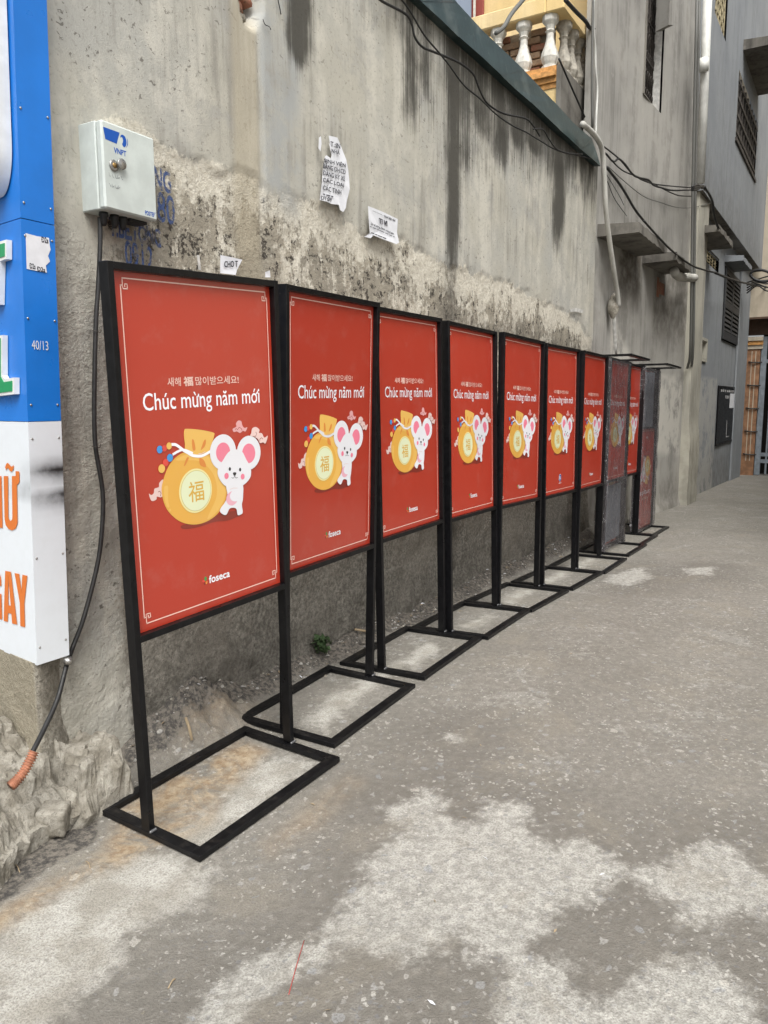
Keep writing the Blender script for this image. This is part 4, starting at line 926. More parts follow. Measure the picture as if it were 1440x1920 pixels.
PARTS = [('post', bx((0, -SPD/2, ST), (SFW, SPD/2, SH), 'black', 'post')), ('post', bx((SL-SFW, -SPD/2, ST), (SL, SPD/2, SH), 'black', 'post')),
         ('top_rail', bx((SFW-e, -SPD/2+e, SH-.024), (SL-SFW+e, SPD/2-e, SH-e), 'black', 'top_rail')), ('bottom_rail', bx((SFW-e, -SPD/2+e, SPB), (SL-SFW+e, SPD/2-e, SPB+.024), 'black', 'bottom_rail')),
         ('base_bar', bx((0, -SD/2, 0), (SL, -SD/2+.044, ST), 'black', 'base_bar')), ('base_bar', bx((0, SD/2-.044, 0), (SL, SD/2, ST), 'black', 'base_bar')),
         ('base_bar', bx((e, -SD/2+.0435, e), (.044, SD/2-.0435, ST-e), 'black', 'base_bar')), ('base_bar', bx((SL-.044, -SD/2+.0435, e), (SL-e, SD/2-.0435, ST-e), 'black', 'base_bar'))]
_w = MB(); rr = random.Random(8)
for k in range(7): _w.lathe([(.001, -.004), (.0065, 0), (.005, .005), (.001, .008)], (.002+.0033*k+rr.uniform(-.001, .001), -SPD/2-.003, ST+.002), 'weld', 6)
WELD = _w.mesh('weld_bead')
PANEL = bx((SFW+.001, REC, SPB+.025), (SL-SFW-.001, REC+.012, SH-.025), 'red', 'poster_panel', 0)
def stand(label, group, loc, rot, logo=LOGO):
    t = thing('poster_stand', label, 'poster stand', group, (loc[0], loc[1], loc[2]+.002), rot)
    for n_, me in PARTS: link(n_, me, t)
    for x in (0, SL-SFW): o = link('weld_bead', WELD, t); o.location.x = x
    p = link('poster_panel', PANEL, t)
    for me in ART+[logo]: link(me.name.split('.')[0], me, p)
    return t
LAB = ['nearest and largest red poster stand, at the left end of the row', 'second red poster stand from the left end of the row', 'third red poster stand from the left end of the row', 'fourth red poster stand from the left end of the row', 'fifth red poster stand from the left end of the row',
       'red poster stand with a round blue logo at the foot of its poster', 'red poster stand just left of the first plastic-wrapped stands', 'upright poster stand wrapped in clear film, mouse picture the right way up', 'unwrapped red poster stand between the two plastic-wrapped pairs', 'upright stand at the far end, wrapped behind an upside-down one']
GRP = 'red new year poster stands lined up along the wall'
for i, (x, y, th, ln, dz, sl) in enumerate(STANDS):
    yy = y+(.028 if i == 9 else 0)-(.022 if i == 7 else 0)
    stand(LAB[i], GRP, (x, yy, dz), (-ln, -sl if i < 7 else .0174, th), LOGO2 if i == 5 else LOGO)
# the two upside-down stands, feet in the air, wrapped together with upright ones
def flipped(label, x, y, z, sl): # turned over about its own middle
    return stand(label, GRP, (x+SL, y, z+SH+.012), (0, math.pi+sl, 0))
fa = flipped('upside-down poster stand behind film-wrapped one, black foot frame on top, beside the seventh stand', 7.80, 2.135+.028, -.037, .0174)
fb = flipped('upside-down poster stand wrapped in film at the far end of the row', 9.36, 2.155-.022, -.065, .0174)
# stretch film round each pair
def film(label, x, y, z, seed):
    n = 40; hgt = 30; V = []; rng = np.random.RandomState(seed)
    hw, hd = SL/2+.006, .058
    per = []
    for k in range(n):
        t = k/n*4; s_ = int(t); f_ = t-s_
        a = [(-hw+2*hw*f_, -hd), (hw, -hd+2*hd*f_), (hw-2*hw*f_, hd), (-hw, hd-2*hd*f_)][s_]; per.append(a)
    zz = np.linspace(.03, SH-.01, hgt)
    for j, h in enumerate(zz):
        pinch = .004*math.sin(j*1.3+seed)
        for k, (a, b) in enumerate(per):
            mid = 1-abs(a)/hw
            V.append((x+SL/2+a+rng.uniform(-.002, .002), y+b*(1-.22*mid)+np.sign(b)*(pinch+rng.uniform(-.003, .003)), z+h+.0*a-.0174*(a+SL/2)))
    mb = MB(); mb.add(V, [(j*n+k, j*n+(k+1) % n, (j+1)*n+(k+1) % n, (j+1)*n+k) for j in range(hgt-1) for k in range(n)], 'wrap', True)
    return tag(mb.build('plastic_wrap'), label, 'plastic wrap', 'stretch film on the wrapped stands')
film('clear stretch film round the wrapped pair beside the seventh stand', 7.80, 2.14, -.037, 1)
film('clear stretch film round the wrapped pair at the far end', 9.36, 2.155, -.065, 5)
m = MB(); m.box((9.36+SFW, 2.165, 1.05), (9.36+SL-SFW, 2.168, 1.86), 'film'); tag(m.build('backing_sheet'), 'grey protective sheet inside the film of the farthest wrapped pair', 'sheet')
m = MB(); m.box((7.80+SFW, 2.138, .05), (7.80+SL-SFW, 2.141, .64), 'film'); tag(m.build('backing_sheet'), 'grey protective sheet inside the film below the first wrapped poster', 'sheet')

# ------------------------------------------------------------------ shop sign wrapped round the wall end
sg = thing('shop_sign', 'blue and white shop sign box wrapped round the wall end, with green and orange letters', 'sign')
SY = 2.5; FD = np.array([.139, .990, 0])
def cz(z): return np.interp(z, [.566, 1.733, 2.839, 3.6], [1.683, 1.724, 1.764, 1.79])     # corner leans a little
def ez(z): return np.interp(z, [.544, 1.614, 2.892, 3.6], [1.820, 1.854, 1.895, 1.918])
def soot_side(X, Z):
    b = 1.1*np.exp(-((Z-1.262)/.028)**2)+1.1*np.exp(-((Z-1.165)/.034)**2)+.25*np.exp(-((Z-1.21)/.10)**2)-.55*np.exp(-((Z-1.213)/.014)**2)
    return np.clip(b*sstep(-.5, .8, X), 0, 1)
def side_panel(name, z0, z1, mat, off=0., at=None):
    return relief(name, np.linspace(0, 1, 12), np.linspace(z0, z1, int((z1-z0)/.03)+2), lambda U, V: (cz(V)+(ez(V)-cz(V))*U, SY+off+0*U, V+(.012*U if False else 0)), mat, dict(soot=at) if at else None, back=(.03, .09, 0), parent=sg)
def front_panel(name, z0, z1, mat, at=None):
    return relief(name, np.linspace(-2.5, -.0005, 60), np.linspace(z0, z1, int((z1-z0)/.03)+2), lambda U, V: (cz(V)-FD[0]*U, SY-FD[1]*U+.0005, V), mat, dict(soot=at) if at else None, back=(.05, 0, 0), parent=sg)
zb, zj, zt2 = .556, 1.44, 2.135
side_panel('white_side_panel', zb, zj, 'swhite', at=lambda U, V: soot_side(U, V)); front_panel('white_front_panel', zb, zj, 'swhite', at=lambda U, V: .55*np.exp(-((V-1.19)/.03)**2)*sstep(-.22, -.02, U)+.25*np.exp(-((V-1.25)/.05)**2)*sstep(-.12, 0, U))
for a, b in ((zj+.002, zt2), (zt2+.003, 3.6)):
    side_panel('blue_side_panel', a, b, 'sblue', .0012); front_panel('blue_front_panel', a, b, 'sblue')
m = MB(); rr = random.Random(6)
V = []
for k in range(120):
    z = .56+k*.0255; x = float(ez(z)); V.append((x, z, x+.02+rr.uniform(-.004, .004)-(.01 if k < 30 else 0)))
m.add([(a, SY+.02, z) for a, z, b in V]+[(b, 2.585, z) for a, z, b in V], [(i, 120+i, 121+i, i+1) for i in range(119)], 'foam'); tag(m.build('edge_sealant', sg))
# front-face coordinates: s metres left of the corner
FO = -.003
def fp(s_, z, o=0): c_ = float(cz(z)); return np.array([c_+FD[0]*s_-(.0015+o)*FD[1], SY+FD[1]*s_+(.0015+o)*FD[0], z])
def fs(u, v):   # where the line of sight meets the front face: (s, z)
    d = ray(u, v); z = 1.7
    for _ in range(6):
        c_ = float(cz(z)); nx, ny = FD[1], -FD[0]
        t = ((c_-CAM[0])*nx+(SY-CAM[1])*ny)/(d[0]*nx+d[1]*ny); P = CAM+d*t; z = P[2]
    return ((P[1]-SY)/FD[1], z)
def letter(px, name):
    L = [fs(u, v) for u, v in px]; m = MB(); off = fp(0, 1.7, .02)-fp(0, 1.7, 0)
    m.prism([fp(s_, z, .001) for s_, z in L], off, 'slet'); o = m.build(name, sg)
    cx = np.mean([p[0] for p in L]); 
    P = np.array(L); n = len(P); inn = []
    area = sum(P[i][0]*P[(i+1) % n][1]-P[(i+1) % n][0]*P[i][1] for i in range(n)); sgn = 1 if area > 0 else -1
    for i in range(n):
        a, b, c = P[i-1], P[i], P[(i+1) % n]; e1 = (b-a)/np.linalg.norm(b-a); e2 = (c-b)/np.linalg.norm(c-b)
        n1 = np.array([-e1[1], e1[0]])*sgn; n2 = np.array([-e2[1], e2[0]])*sgn; k = (n1+n2)/max(.4, 1+n1@n2); inn.append(b+k*.0105)
    m = MB(); m.prism([fp(s_, z, .0212) for s_, z in inn], off*.1, 'sgreen'); m.build('letter_face', o)
letter([(-70, 478), (24, 451), (24, 487), (12, 491), (10, 572), (-12, 572), (-34, 580), (-30, 505), (-70, 515)], 'letter_t')
letter([(-30, 636), (16, 629), (16, 704), (20, 711), (38, 708), (38, 739), (-30, 747)], 'letter_l')
def front_text(body, s1, z0, s0, z1, mat, bold):
    m = MB(); text(m, body, lambda x, y: fp(x, y, .0012), (s1, z0, s0, z1), mat, bold); return m.build('lettering', sg)
def orange_letter(name, polys):
    m = MB()
    for k, P in enumerate(polys): m.poly([fp(*fs(x/4.571, 840+y/4.571), .0012+.0002*k) for x, y in P], 'sor')
    m.build(name, sg)
orange_letter('letter_u', [[(37, 240), (75, 240), (78, 590), (85, 615), (98, 625), (110, 610), (112, 580), (107, 240), (150, 240), (157, 640), (140, 690), (110, 705), (80, 695), (55, 660), (45, 610)], [(140, 197), (172, 200), (173, 290), (155, 315), (150, 300), (152, 260), (140, 255)],
    [(50, 165), (58, 140), (68, 127), (80, 132), (98, 155), (110, 160), (122, 145), (125, 165), (118, 188), (106, 203), (93, 197), (78, 175), (68, 172), (60, 190)]])
orange_letter('letter_h', [[(-60, 240), (18, 240), (28, 685), (-60, 675)]])
orange_letter('letter_g', [[(-60, 1030), (0, 1075), (14, 1110), (18, 1180), (-8, 1185), (-12, 1120), (-60, 1100)], [(-60, 1240), (18, 1250), (24, 1470), (8, 1465), (-60, 1445)]])
orange_letter('letter_a', [[(50, 1052), (78, 1056), (78, 1345), (75, 1412), (72, 1490), (37, 1480)], [(78, 1056), (100, 1060), (153, 1512), (110, 1503), (98, 1350), (80, 1140)], [(75, 1345), (98, 1350), (104, 1420), (75, 1412)]])
orange_letter('letter_y', [[(130, 1070), (170, 1078), (190, 1220), (197, 1085), (240, 1095), (215, 1330), (220, 1535), (180, 1525), (175, 1325)]])
rv = MB(); rv.lathe([(.0045, 0), (.0045, .0012), (.002, .0025)], (0, 0, 0), 'steel', 8, axis=1); rvm = rv.mesh('rivet')
for z in (.62, .95, 1.38, 1.50, 1.80, 2.08, 2.19, 2.5):
    for t in (.10, .90): o = link('rivet', rvm, sg); o.location = (float(cz(z)+(ez(z)-cz(z))*t), SY-.0002, z)
# sticker remnant and handwriting on the blue side
SP = lambda u, v: py_(u, v, SY-.0012)
m = MB(); m.poly([SP(u, v) for u, v in ((48, 437), (70, 443), (92, 446), (93, 458), (95, 468), (90, 480), (94, 490), (86, 498), (88, 511), (70, 508), (50, 504))], 'paper')
sk = m.build('sticker', sg)
m = MB()
for (a, b, c_, d_) in ((78, 446, 90, 454), (56, 495, 66, 503), (70, 502, 84, 508)):
    p0, p1 = py_(a, d_, SY-.0018), py_(c_, b, SY-.0018); text(m, 'Đ2s', lambda x, y: (x, SY-.0018, y), (p0[0], p0[2], p1[0], p1[2]), 'ink2', .02)
m.build('sticker_print', sk)
m = MB(); p0, p1 = py_(60, 655, SY-.0016), py_(90, 640, SY-.0016); text(m, '40/13', lambda x, y: (x, SY-.0016, y), (p0[0], p0[2], p1[0], p1[2]), 'slet', -.01); m.build('handwriting', sg)
# rounded white light box on the front, with its bracket
m = MB(); s0 = fs(19, 100)[0]; zb_ = fs(2, 372)[1]; pts = []
for k in range(25):
    a = -math.pi/2*k/24; pts.append((s0+.085-.085*math.cos(a), zb_+.16+.16*math.sin(a)))
pts = [(s0, 3.2)]+pts+[(s0+.5, zb_), (s0+.5, 3.2)]
m.prism([fp(s_, z, .004) for s_, z in pts], fp(0, 1.7, .05)-fp(0, 1.7, 0), 'slet'); lb = m.build('light_box', sg)
m = MB(); a = fs(14, 300); m.prism([fp(a[0]+d_, a[1]+h_, .0045) for d_, h_ in ((-.03, -.012), (-.03, .012), (.03, .012), (.03, -.012))], fp(0, 1.7, .006)-fp(0, 1.7, 0), 'steel'); m.build('bracket', lb)

# ------------------------------------------------------------------ plinth, rubble, stump at the wall end
pl = MB(); 
def f_pl(U, V): # U<0 front face, U>0 side face
    d = .02*fbm(U*9, V*9, 15, 5)+sstep(.35, .0, V)*.05
    X = np.where(U < 0, 1.684-FD[0]*U-d, 1.684+U); Y = np.where(U < 0, SY+.015-FD[1]*U, SY+.015-d+.10*sstep(.0, .24, U))
    return X, Y, V
pl = relief('sign_plinth', np.concatenate([np.arange(-2.6, 0, .03), np.arange(0, .27, .02)]), np.arange(-.2, .565, .02), f_pl, 'wall', dict(peel=lambda X, Z: .5+0*X, low=lambda X, Z: .5+0*X, streak=lambda X, Z: 0*X, damp=lambda X, Z: .35*sstep(.3, 0, Z), strip=lambda X, Z: .9*(X < .0)+.35, skim=lambda X, Z: 0*X), back=(.1, .1, 0))
tag(pl, 'rough concrete plinth under the blue and white sign', 'plinth')
def stone(name, c, size, seed, m_, label, cat, **kw):
    q = rock((0, 0, 0), size, seed, m_, **kw).build(name); q.location = c; return tag(q, label, cat)
def f_rub(X, Y):
    wx_ = X+.035*fbm(X*7, Y*7, 101); wy_ = Y+.035*fbm(X*7+9, Y*7, 102)
    def blk(x0, x1, y0, h, e=.035): return h*sstep(x0-e, x0+e*.3, wx_)*sstep(x1+e, x1-e*.3, wx_)*sstep(y0-e, y0+e*.5, wy_)
    stump = blk(1.725, 1.915, 2.355, .255+.05*fbm(X*6, Y*6, 103))
    stump = np.maximum(stump, blk(1.80, 1.915, 2.335, .20)); stump = np.maximum(stump, blk(1.70, 1.80, 2.345, .11))
    fl_ = np.interp(X, [.8, 1.2, 1.34, 1.45, 1.6, 1.7], [2.14, 2.20, 2.25, 2.33, 2.355, 2.36])
    t = wy_-fl_
    bank = .07*sstep(-.01, .02, t)+.07*sstep(.05, .09, t+.06*fbm(X*5, Y*5, 104))+.09*sstep(.11, .18, t+.08*fbm(X*4, Y*4, 105))+.11*sstep(.2, .42, t)
    bank = bank*sstep(1.735, 1.69, wx_)
    z = np.maximum(stump, bank)
    q = vn(X*11, Y*11, 106)*.6+vn(X*23+3, Y*23, 107)*.4
    z = z*(1+.35*(np.floor(q*5)/5-.4))+(z > .02)*(.022*fbm(X*18, Y*18, 108, 5)+.010*fbm(X*60, Y*60, 109, 3))
    up_ = sstep(.01, .05, z)
    return X+up_*(.035*fbm(Y*16, z*22+X*3, 111, 4)+.012*(vn(X*60, Y*60, 113)-.5)), Y-up_*(.03+.06*fbm(X*15, z*24, 112, 5)+.012*(vn(X*60, Y*60, 114)-.5)), gz(X, Y)+z-.012*(z < .012)
rub = relief('rubble_bank', np.arange(.8, 1.96, .0165), np.arange(2.1, 2.95, .0165), f_rub, 'rubble')
rub.data.polygons.foreach_set('use_smooth', np.zeros(len(rub.data.polygons), bool))
tag(rub, 'broken mortar bank and concrete stump at the wall foot under the sign', 'rubble')
q = gp(95, 1562); bm = bmesh.new(); bmesh.ops.create_cube(bm, size=1); bmesh.ops.subdivide_edges(bm, edges=list(bm.edges), cuts=9, use_grid_fill=True)
for v in bm.verts:
    c_ = np.array(v.co); c_ = c_*(1-.06*max(0, np.sort(np.abs(c_))[1]*2-.75)*4); n_ = float(fbm(np.array(c_[0]*4+c_[2]*3), np.array(c_[1]*4-c_[2]*2), 5, 4)); v.co = Vector(c_*(1+.12*n_)*np.array([.085, .10, .10]))
m = MB(); m.bm(bm, 'rubble', True); o = m.build('brick_chunk'); o.location = (q[0]+.03, q[1]+.02, .035); o.rotation_euler = (.08, -.12, .6); tag(o, 'square chunk of old brick leaning on the broken mortar bank', 'brick')
rr = random.Random(21)
names = ['largest pale stone on the soil mound', 'small stone left of the mound top', 'round pebble at the mound foot', 'pale pebble on the mound crest', 'grey stone behind the rear base bar']
for k, (u, v, r_) in enumerate(((378, 1320, .022), (352, 1330, .02), (300, 1372, .016), (390, 1318, .015), (335, 1418, .018))):
    q = py_(u, v, 2.50 if v < 1350 else 2.42); stone('stone', (q[0], q[1], max(q[2], .01)), (r_, r_*.8, r_*.7), 60+k, 'stone', names[k]+' behind the nearest stand', 'stone', sub=2, amp=.3)
m = MB(); a = py_(348, 1345, 2.43); b = py_(360, 1388, 2.38); m.tube([a, (a+b)/2+np.array([.003, 0, .002]), b], .007, 'twig', 6); tag(m.build('twig'), 'short dry twig on the soil mound behind the nearest stand', 'twig')
m = MB(); a = py_(665, 1180, 2.55); b = py_(690, 1184, 2.5); m.tube([a, b], .008, 'twig', 6); tag(m.build('twig'), 'pale twig at the wall foot behind the second stand', 'twig')
# loose grit and straw on the alley
gr = MB(); rng = np.random.RandomState(5)
for k in range(620):
    if k < 220: x = rng.uniform(1.0, 6); y = rng.uniform(.05, 1.95)
    else: x = rng.uniform(1.9, 8.4); y = 2.6-abs(rng.normal(0, .09))-.02
    z = float(f_ground(np.array(x), np.array(y))[2]); r_ = abs(rng.normal(0, .0022))+.0015 if k < 220 else abs(rng.normal(0, .005))+.003
    a = rng.uniform(0, 6.28); sx, sy, sz = r_*rng.uniform(.8, 1.6), r_, r_*.6
    V = [(x+sx*math.cos(a+i*2.094)*1.0, y+sy*math.sin(a+i*2.094), z-.001) for i in range(3)]+[(x+.4*sx*math.cos(a+i*2.094+.6), y+.4*sy*math.sin(a+i*2.094+.6), z+sz) for i in range(3)]
    gr.add(V, [(0, 1, 2), (3, 4, 5), (0, 1, 4, 3), (1, 2, 5, 4), (2, 0, 3, 5)], 'stone' if k % 3 else 'rubble')
tag(gr.build('gravel'), 'loose grit and crumbs on the concrete', kind='stuff')
for lab, (u, v), (u2, v2), r_, mm in (('thin red incense stick lying on the concrete', (570, 1745), (541, 1850), .0012, 'stick'), ('pale straw on the concrete left of the incense stick', (327, 1808), (314, 1826), .0022, 'twig'), ('short straw below the broken stump', (160, 1448+150), (168, 1610), .0015, 'twig'), ('dry straw on dark soil at the left edge', (24, 1605), (36, 1620), .0016, 'twig')):
    a, b = gp(u, v), gp(u2, v2); a[2] = float(gz(a[0], a[1]))+.003; b[2] = float(gz(b[0], b[1]))+.003
    m = MB(); m.tube([a, (a+b)/2+np.array([.004, .002, .004]), b], r_, mm, 5, res=3); tag(m.build('stick' if mm == 'stick' else 'straw'), lab, 'stick' if mm == 'stick' else 'straw')
# dry leaves and straw gathered along the wall foot
lt = MB(); rng = np.random.RandomState(11)
for k in range(150):
    x = rng.uniform(2.1, 8.5); y = 2.58-abs(rng.normal(0, .10))
    if k % 4 == 0: x = rng.uniform(1.3, 4.5); y = rng.uniform(.3, 1.8)
    z = float(f_ground(np.array(x), np.array(y))[2])+.003; a = rng.uniform(0, 6.28); L_ = rng.uniform(.008, .03); w_ = L_*rng.uniform(.08, .4); h_ = rng.uniform(.002, .009)
    d = np.array([math.cos(a), math.sin(a), 0]); e_ = np.array([-d[1], d[0], 0]); c = np.array([x, y, z])
    if k % 4 == 0: L_, w_, h_ = L_*.5, w_*.5, .002
    lt.add([c-d*L_, c+e_*w_+[0, 0, h_], c+d*L_+[0, 0, h_*.5], c-e_*w_+[0, 0, h_*.3]], [(0, 1, 2), (0, 2, 3)], ('twig', 'paper', 'soil', 'twig', 'stone')[k % 5])
tag(lt.build('leaf_litter'), 'dry leaf bits and straw scattered along the wall foot', kind='stuff')
# weed at the wall foot
c = py_(596, 1222, 2.55); wd = thing('weed', 'small green weed growing at the wall foot behind the second stand', 'plant', loc=(float(c[0]), float(c[1]), float(max(c[2], .05))))
rr = random.Random(12)
m = MB()
for k in range(5): a = rr.uniform(0, 6.28); m.tube([(0, 0, -.03), (.015*math.cos(a), .015*math.sin(a), .02), (.04*math.cos(a), .04*math.sin(a)-.01, .05)], .002, 'leaf', 5, res=2)
m.build('stem', wd)
for k in range(24):
    L = rr.uniform(.035, .062); W_ = L*.45; q = MB(); V = []; n = 6
    for i in range(n+1):
        t = i/n; w_ = W_*math.sin(math.pi*min(1, t*.92+.08))**.8*(1-.25*t); V += [(L*t, -w_, .012*t*t+.008), (L*t, 0, .004-.03*t*t+.012), (L*t, w_, .012*t*t+.008-.02*t)]
    q.add(V, [(3*i+a, 3*i+3+a, 3*i+4+a, 3*i+1+a) for i in range(n) for a in (0, 1)], 'leaf', True); o = q.build('leaf', wd)
    o.rotation_euler = (rr.uniform(-.4, .4), rr.uniform(-.7, .5), rr.uniform(0, 6.28)); o.location = (rr.uniform(-.03, .03), rr.uniform(-.045, .0), rr.uniform(.01, .08))

# ------------------------------------------------------------------ telephone cabinet on the wall
BY0, BY1 = 2.585, 2.475
pa = py_(152, 232, BY0); pc = py_(299, 414, BY1)
bxl = pa[0]; bzt = pa[2]; W_, H_ = .315, .335
p_tr = py_(288, 262, BY1); p_bl = py_(201, 391, BY1)
W_ = p_tr[0]-bxl; H_ = bzt-p_bl[2]
cab = thing('telephone_cabinet', 'pale grey telephone junction box with a blue logo mounted on the wall', 'junction box', loc=(float(bxl), 0, float(bzt)), rot=(0, 0, 0))
m = MB(); m.box((0, BY1+.036, -H_), (W_, BY0+.03, 0), 'boxm', .004); m.build('body', cab)
m = MB(); m.box((.001, BY1, -H_+.001), (W_+.004, BY1+.033, -.001), 'boxm', .007); door = m.build('door', cab)
m = MB(); m.box((.012, BY1+.0325, -H_+.01), (W_-.01, BY1+.037, -.01), 'rubber'); m.build('seal', door)
BF = lambda x, z: (x, BY1-.0006, z)
m = MB(); m.poly([BF(a*W_, -b*H_) for a, b in ((.035, .085), (.335, .085), (.27, .225), (.065, .215))], 'vblue')
P = [(.345, .125), (.362, .103), (.395, .095), (.435, .108), (.455, .14), (.458, .18), (.44, .215), (.41, .235), (.385, .225), (.372, .205), (.385, .185), (.395, .16), (.385, .132), (.365, .125), (.35, .14)]
m.poly([BF(a*W_, -b*H_) for a, b in P], 'vblue')
m.poly([BF(a*W_, -b*H_) for a, b in ((.465, .105), (.485, .14), (.482, .19), (.445, .235), (.468, .19), (.474, .14))], 'vblue')
text(m, 'VNPT', lambda x, y: BF(x, y), (.215*W_, -.335*H_, .44*W_, -.275*H_), 'vblue', .02); m.build('logo', door)
m = MB(); text(m, 'POSTEF', lambda x, y: BF(x, y), (.76*W_, -.955*H_, .95*W_, -.905*H_), 'vblue', .02); text(m, '®', lambda x, y: BF(x, y), (.955*W_, -.915*H_, .975*W_, -.895*H_), 'vblue'); m.build('maker_lettering', door)
m = MB(); rr = random.Random(5)
for k in range(9):
    x = (.10+.055*k)*W_; z = -.58*H_ if k < 5 else -.70*H_; x = (.10+.055*(k if k < 5 else k-5))*W_
    m.tube([(x, BY1-.0008, z), (x+.006*rr.uniform(-1, 1), BY1-.0008, z-.012), (x+.008, BY1-.0008, z-.016*rr.random())], .0005, 'inkfade', 4, res=2)
m.build('scribble', door)
m = MB(); m.lathe([(.0205, 0), (.0215, .003), (.019, .006), (.016, .007)], (.19*W_, BY1-.0005, -.487*H_), 'steel', 22, axis=1); lk = m.build('lock', door)
m = MB(); m.lathe([(.010, 0), (.0095, .002)], (.19*W_, BY1-.0075, -.487*H_), 'brass', 16, axis=1); m.build('keyway', lk)
m = MB(); m.lathe([(.019, 0), (.0205, .002), (.0205, .006), (.019, .0075)], (.305*W_, BY1-.010, -.455*H_), 'steel', 22, axis=1); m.build('lock_cover', lk)
for z in (-.36, -.80):
    m = MB(); m.box((W_+.002, BY1+.03, z*H_-.03), (W_+.014, BY1+.05, z*H_+.03), 'rubber', .003); m.build('hinge', cab)
for k, x in enumerate((.16, .36, .52)):
    m = MB(); m.lathe([(.017, 0), (.019, -.012), (.014, -.02), (.012, -.038), (.007, -.05)], (x*W_, BY1+.06, -H_), 'rubber', 12); m.build('cable_gland', cab)
m = MB(); m.box((.6*W_, BY1+.042, -H_-.012), (.95*W_, BY0, -H_-.001), 'rubber', .002); m.build('bottom_plate', cab)

# ------------------------------------------------------------------ papers and stencils on the wall
def wall_sheet(name, px, label, y=2.566, mat='paper', curl=.004, seed=1):
    m = MB(); rng = np.random.RandomState(seed); P = [py_(u, v, y) for u, v in px]
    c_ = sum(P)/len(P); V = [p+np.array([0, -abs(rng.normal(0, curl)), 0]) for p in P]+[c_]
    n = len(P); m.add(V, [(i, (i+1) % n, n) for i in range(n)], mat); o = m.build(name); return tag(o, label, 'paper notice')
t1 = wall_sheet('torn_poster', [(607, 294), (612, 291), (620, 297), (622, 280), (617, 270), (620, 262), (616, 254), (632, 258), (638, 270), (643, 285), (648, 300), (652, 318), (654, 340), (654, 355), (650, 378), (648, 390), (643, 398), (636, 394), (634, 384), (622, 383), (610, 378), (599, 375), (602, 340), (605, 318)], 'torn white advertising paper with black lines of capitals, higher of the two on the wall', seed=3)
def wtext(parent, body, a, b, mat, bold, y=2.558, slant=True):
    """lettering between two baseline corners a (left bottom) and b (right bottom) with the height h above a"""
    (u0, v0), (u1, v1), h = a, b[:2], b[2]
    p0, p1, p2 = py_(u0, v0, y), py_(u1, v1, y), py_(u0, v0-h, y)
    dz = (p1[2]-p0[2])/(p1[0]-p0[0]); hh = p2[2]-p0[2]
    m = MB(); text(m, body, lambda x, z: (x, y, p0[2]+z+dz*(x-p0[0])), (p0[0], 0, p1[0], hh), mat, bold); return m.build('lettering', parent)
for body, a, b in (('T.:IN', (620, 274), (638, 279, 9)), ('NHÀ', (622, 286), (637, 290, 9)), ('SINH VIÊN', (608, 304), (648, 314, 9)), ('BẰNG ĐH.CĐ', (606, 315), (648, 327, 11)), ('ĐĂNG KÝ XE', (606, 328), (647, 340, 11)), ('CÁC LOẠI', (606, 342), (645, 353, 11)), ('CÁC TỈNH', (606, 356), (640, 365, 11)), ('– –– –', (606, 365), (625, 370, 2)), ('ĐT:09', (602, 374), (622, 378, 7))): wtext(t1, body, a, (b[0], b[1], b[2]), 'ink2' if body not in ('– –– –',) else 'inkfade', .012)
m = MB(); m.poly([py_(u, v, 2.57) for u, v in ((598, 258), (602, 255), (603, 270), (601, 284), (597, 278))], 'paper'); tag(m.build('paper_scrap'), 'thin white paper scrap left of the torn advertising paper', 'paper scrap')
t2 = wall_sheet('paper_notice', [(690, 386), (716, 397), (744, 411), (743, 436), (746, 455), (741, 458), (720, 450), (697, 441), (694, 447), (682, 444), (692, 437), (689, 410)], 'white notice with large TI VI lettering pasted on the wall', seed=8)
for body, a, b, bo in (('––– –––– - mua bán tivi', (699, 397), (741, 416, 5), .012), ('TI VI', (711, 418), (726, 424, 9), .03), ('Lò vi sóng, Bình nóng lạnh', (696, 422), (738, 441, 5), .02), ('– –– – ––– –– –– –', (694, 425), (740, 445, 1.2), -.0), ('––– –– –––– –––', (696, 437), (724, 448, 1.5), .0)): wtext(t2, body, a, b, 'ink2', bo)
t3 = wall_sheet('paper_notice', [(413, 478), (432, 482), (453, 487), (449, 496), (444, 506), (440, 516), (412, 512)], 'torn white paper reading CHO T above the nearest poster stand', seed=4); wtext(t3, 'CHO T', (421, 501), (446, 500, 11), 'ink2', .02)
t4 = wall_sheet('paper_scrap', [(497, 510), (505, 507), (507, 520), (496, 520)], 'tiny white paper scrap above the right corner of the nearest poster', seed=6); t4['category'] = 'paper scrap'
m = MB(); m.poly([py_(u, v, 2.58) for u, v in ((369, 478), (374, 478), (377, 506), (372, 506))], 'limep'); tag(m.build('paint_dab'), 'vertical white paint dab left of the CHO T paper', 'paint mark')
m = MB(); m.poly([py_(u, v, 2.578) for u, v in ((1068, 580), (1080, 577), (1094, 581), (1092, 587), (1078, 584), (1070, 585))], 'limep'); tag(m.build('paint_dab'), 'white paint dab high on the wall above the seventh stand', 'paint mark')
def stencil(body, a, b, label, bold=.03):
    y = 2.572; p0, p1 = py_(*a, y), py_(*b, y); m = MB(); text(m, body, lambda x, z: (x, y, z+(x-p0[0])*-.02), (p0[0], p0[2], p1[0], p1[2]), 'stencil', bold); tag(m.build('stencil_lettering'), label, 'stencil')
stencil('NG', (290, 352), (319, 322), 'blue stencilled letters right of the telephone cabinet, upper row')
stencil('80', (296, 414), (326, 368), 'faded blue stencilled digits right of the telephone cabinet, lower row', .01)
stencil('T.BÊ.TÔNG', (206, 440), (300, 420), 'blue stencilled words under the telephone cabinet')
stencil('0912', (236, 498), (285, 462), 'worn blue stencilled number just above the nearest poster stand', .02)

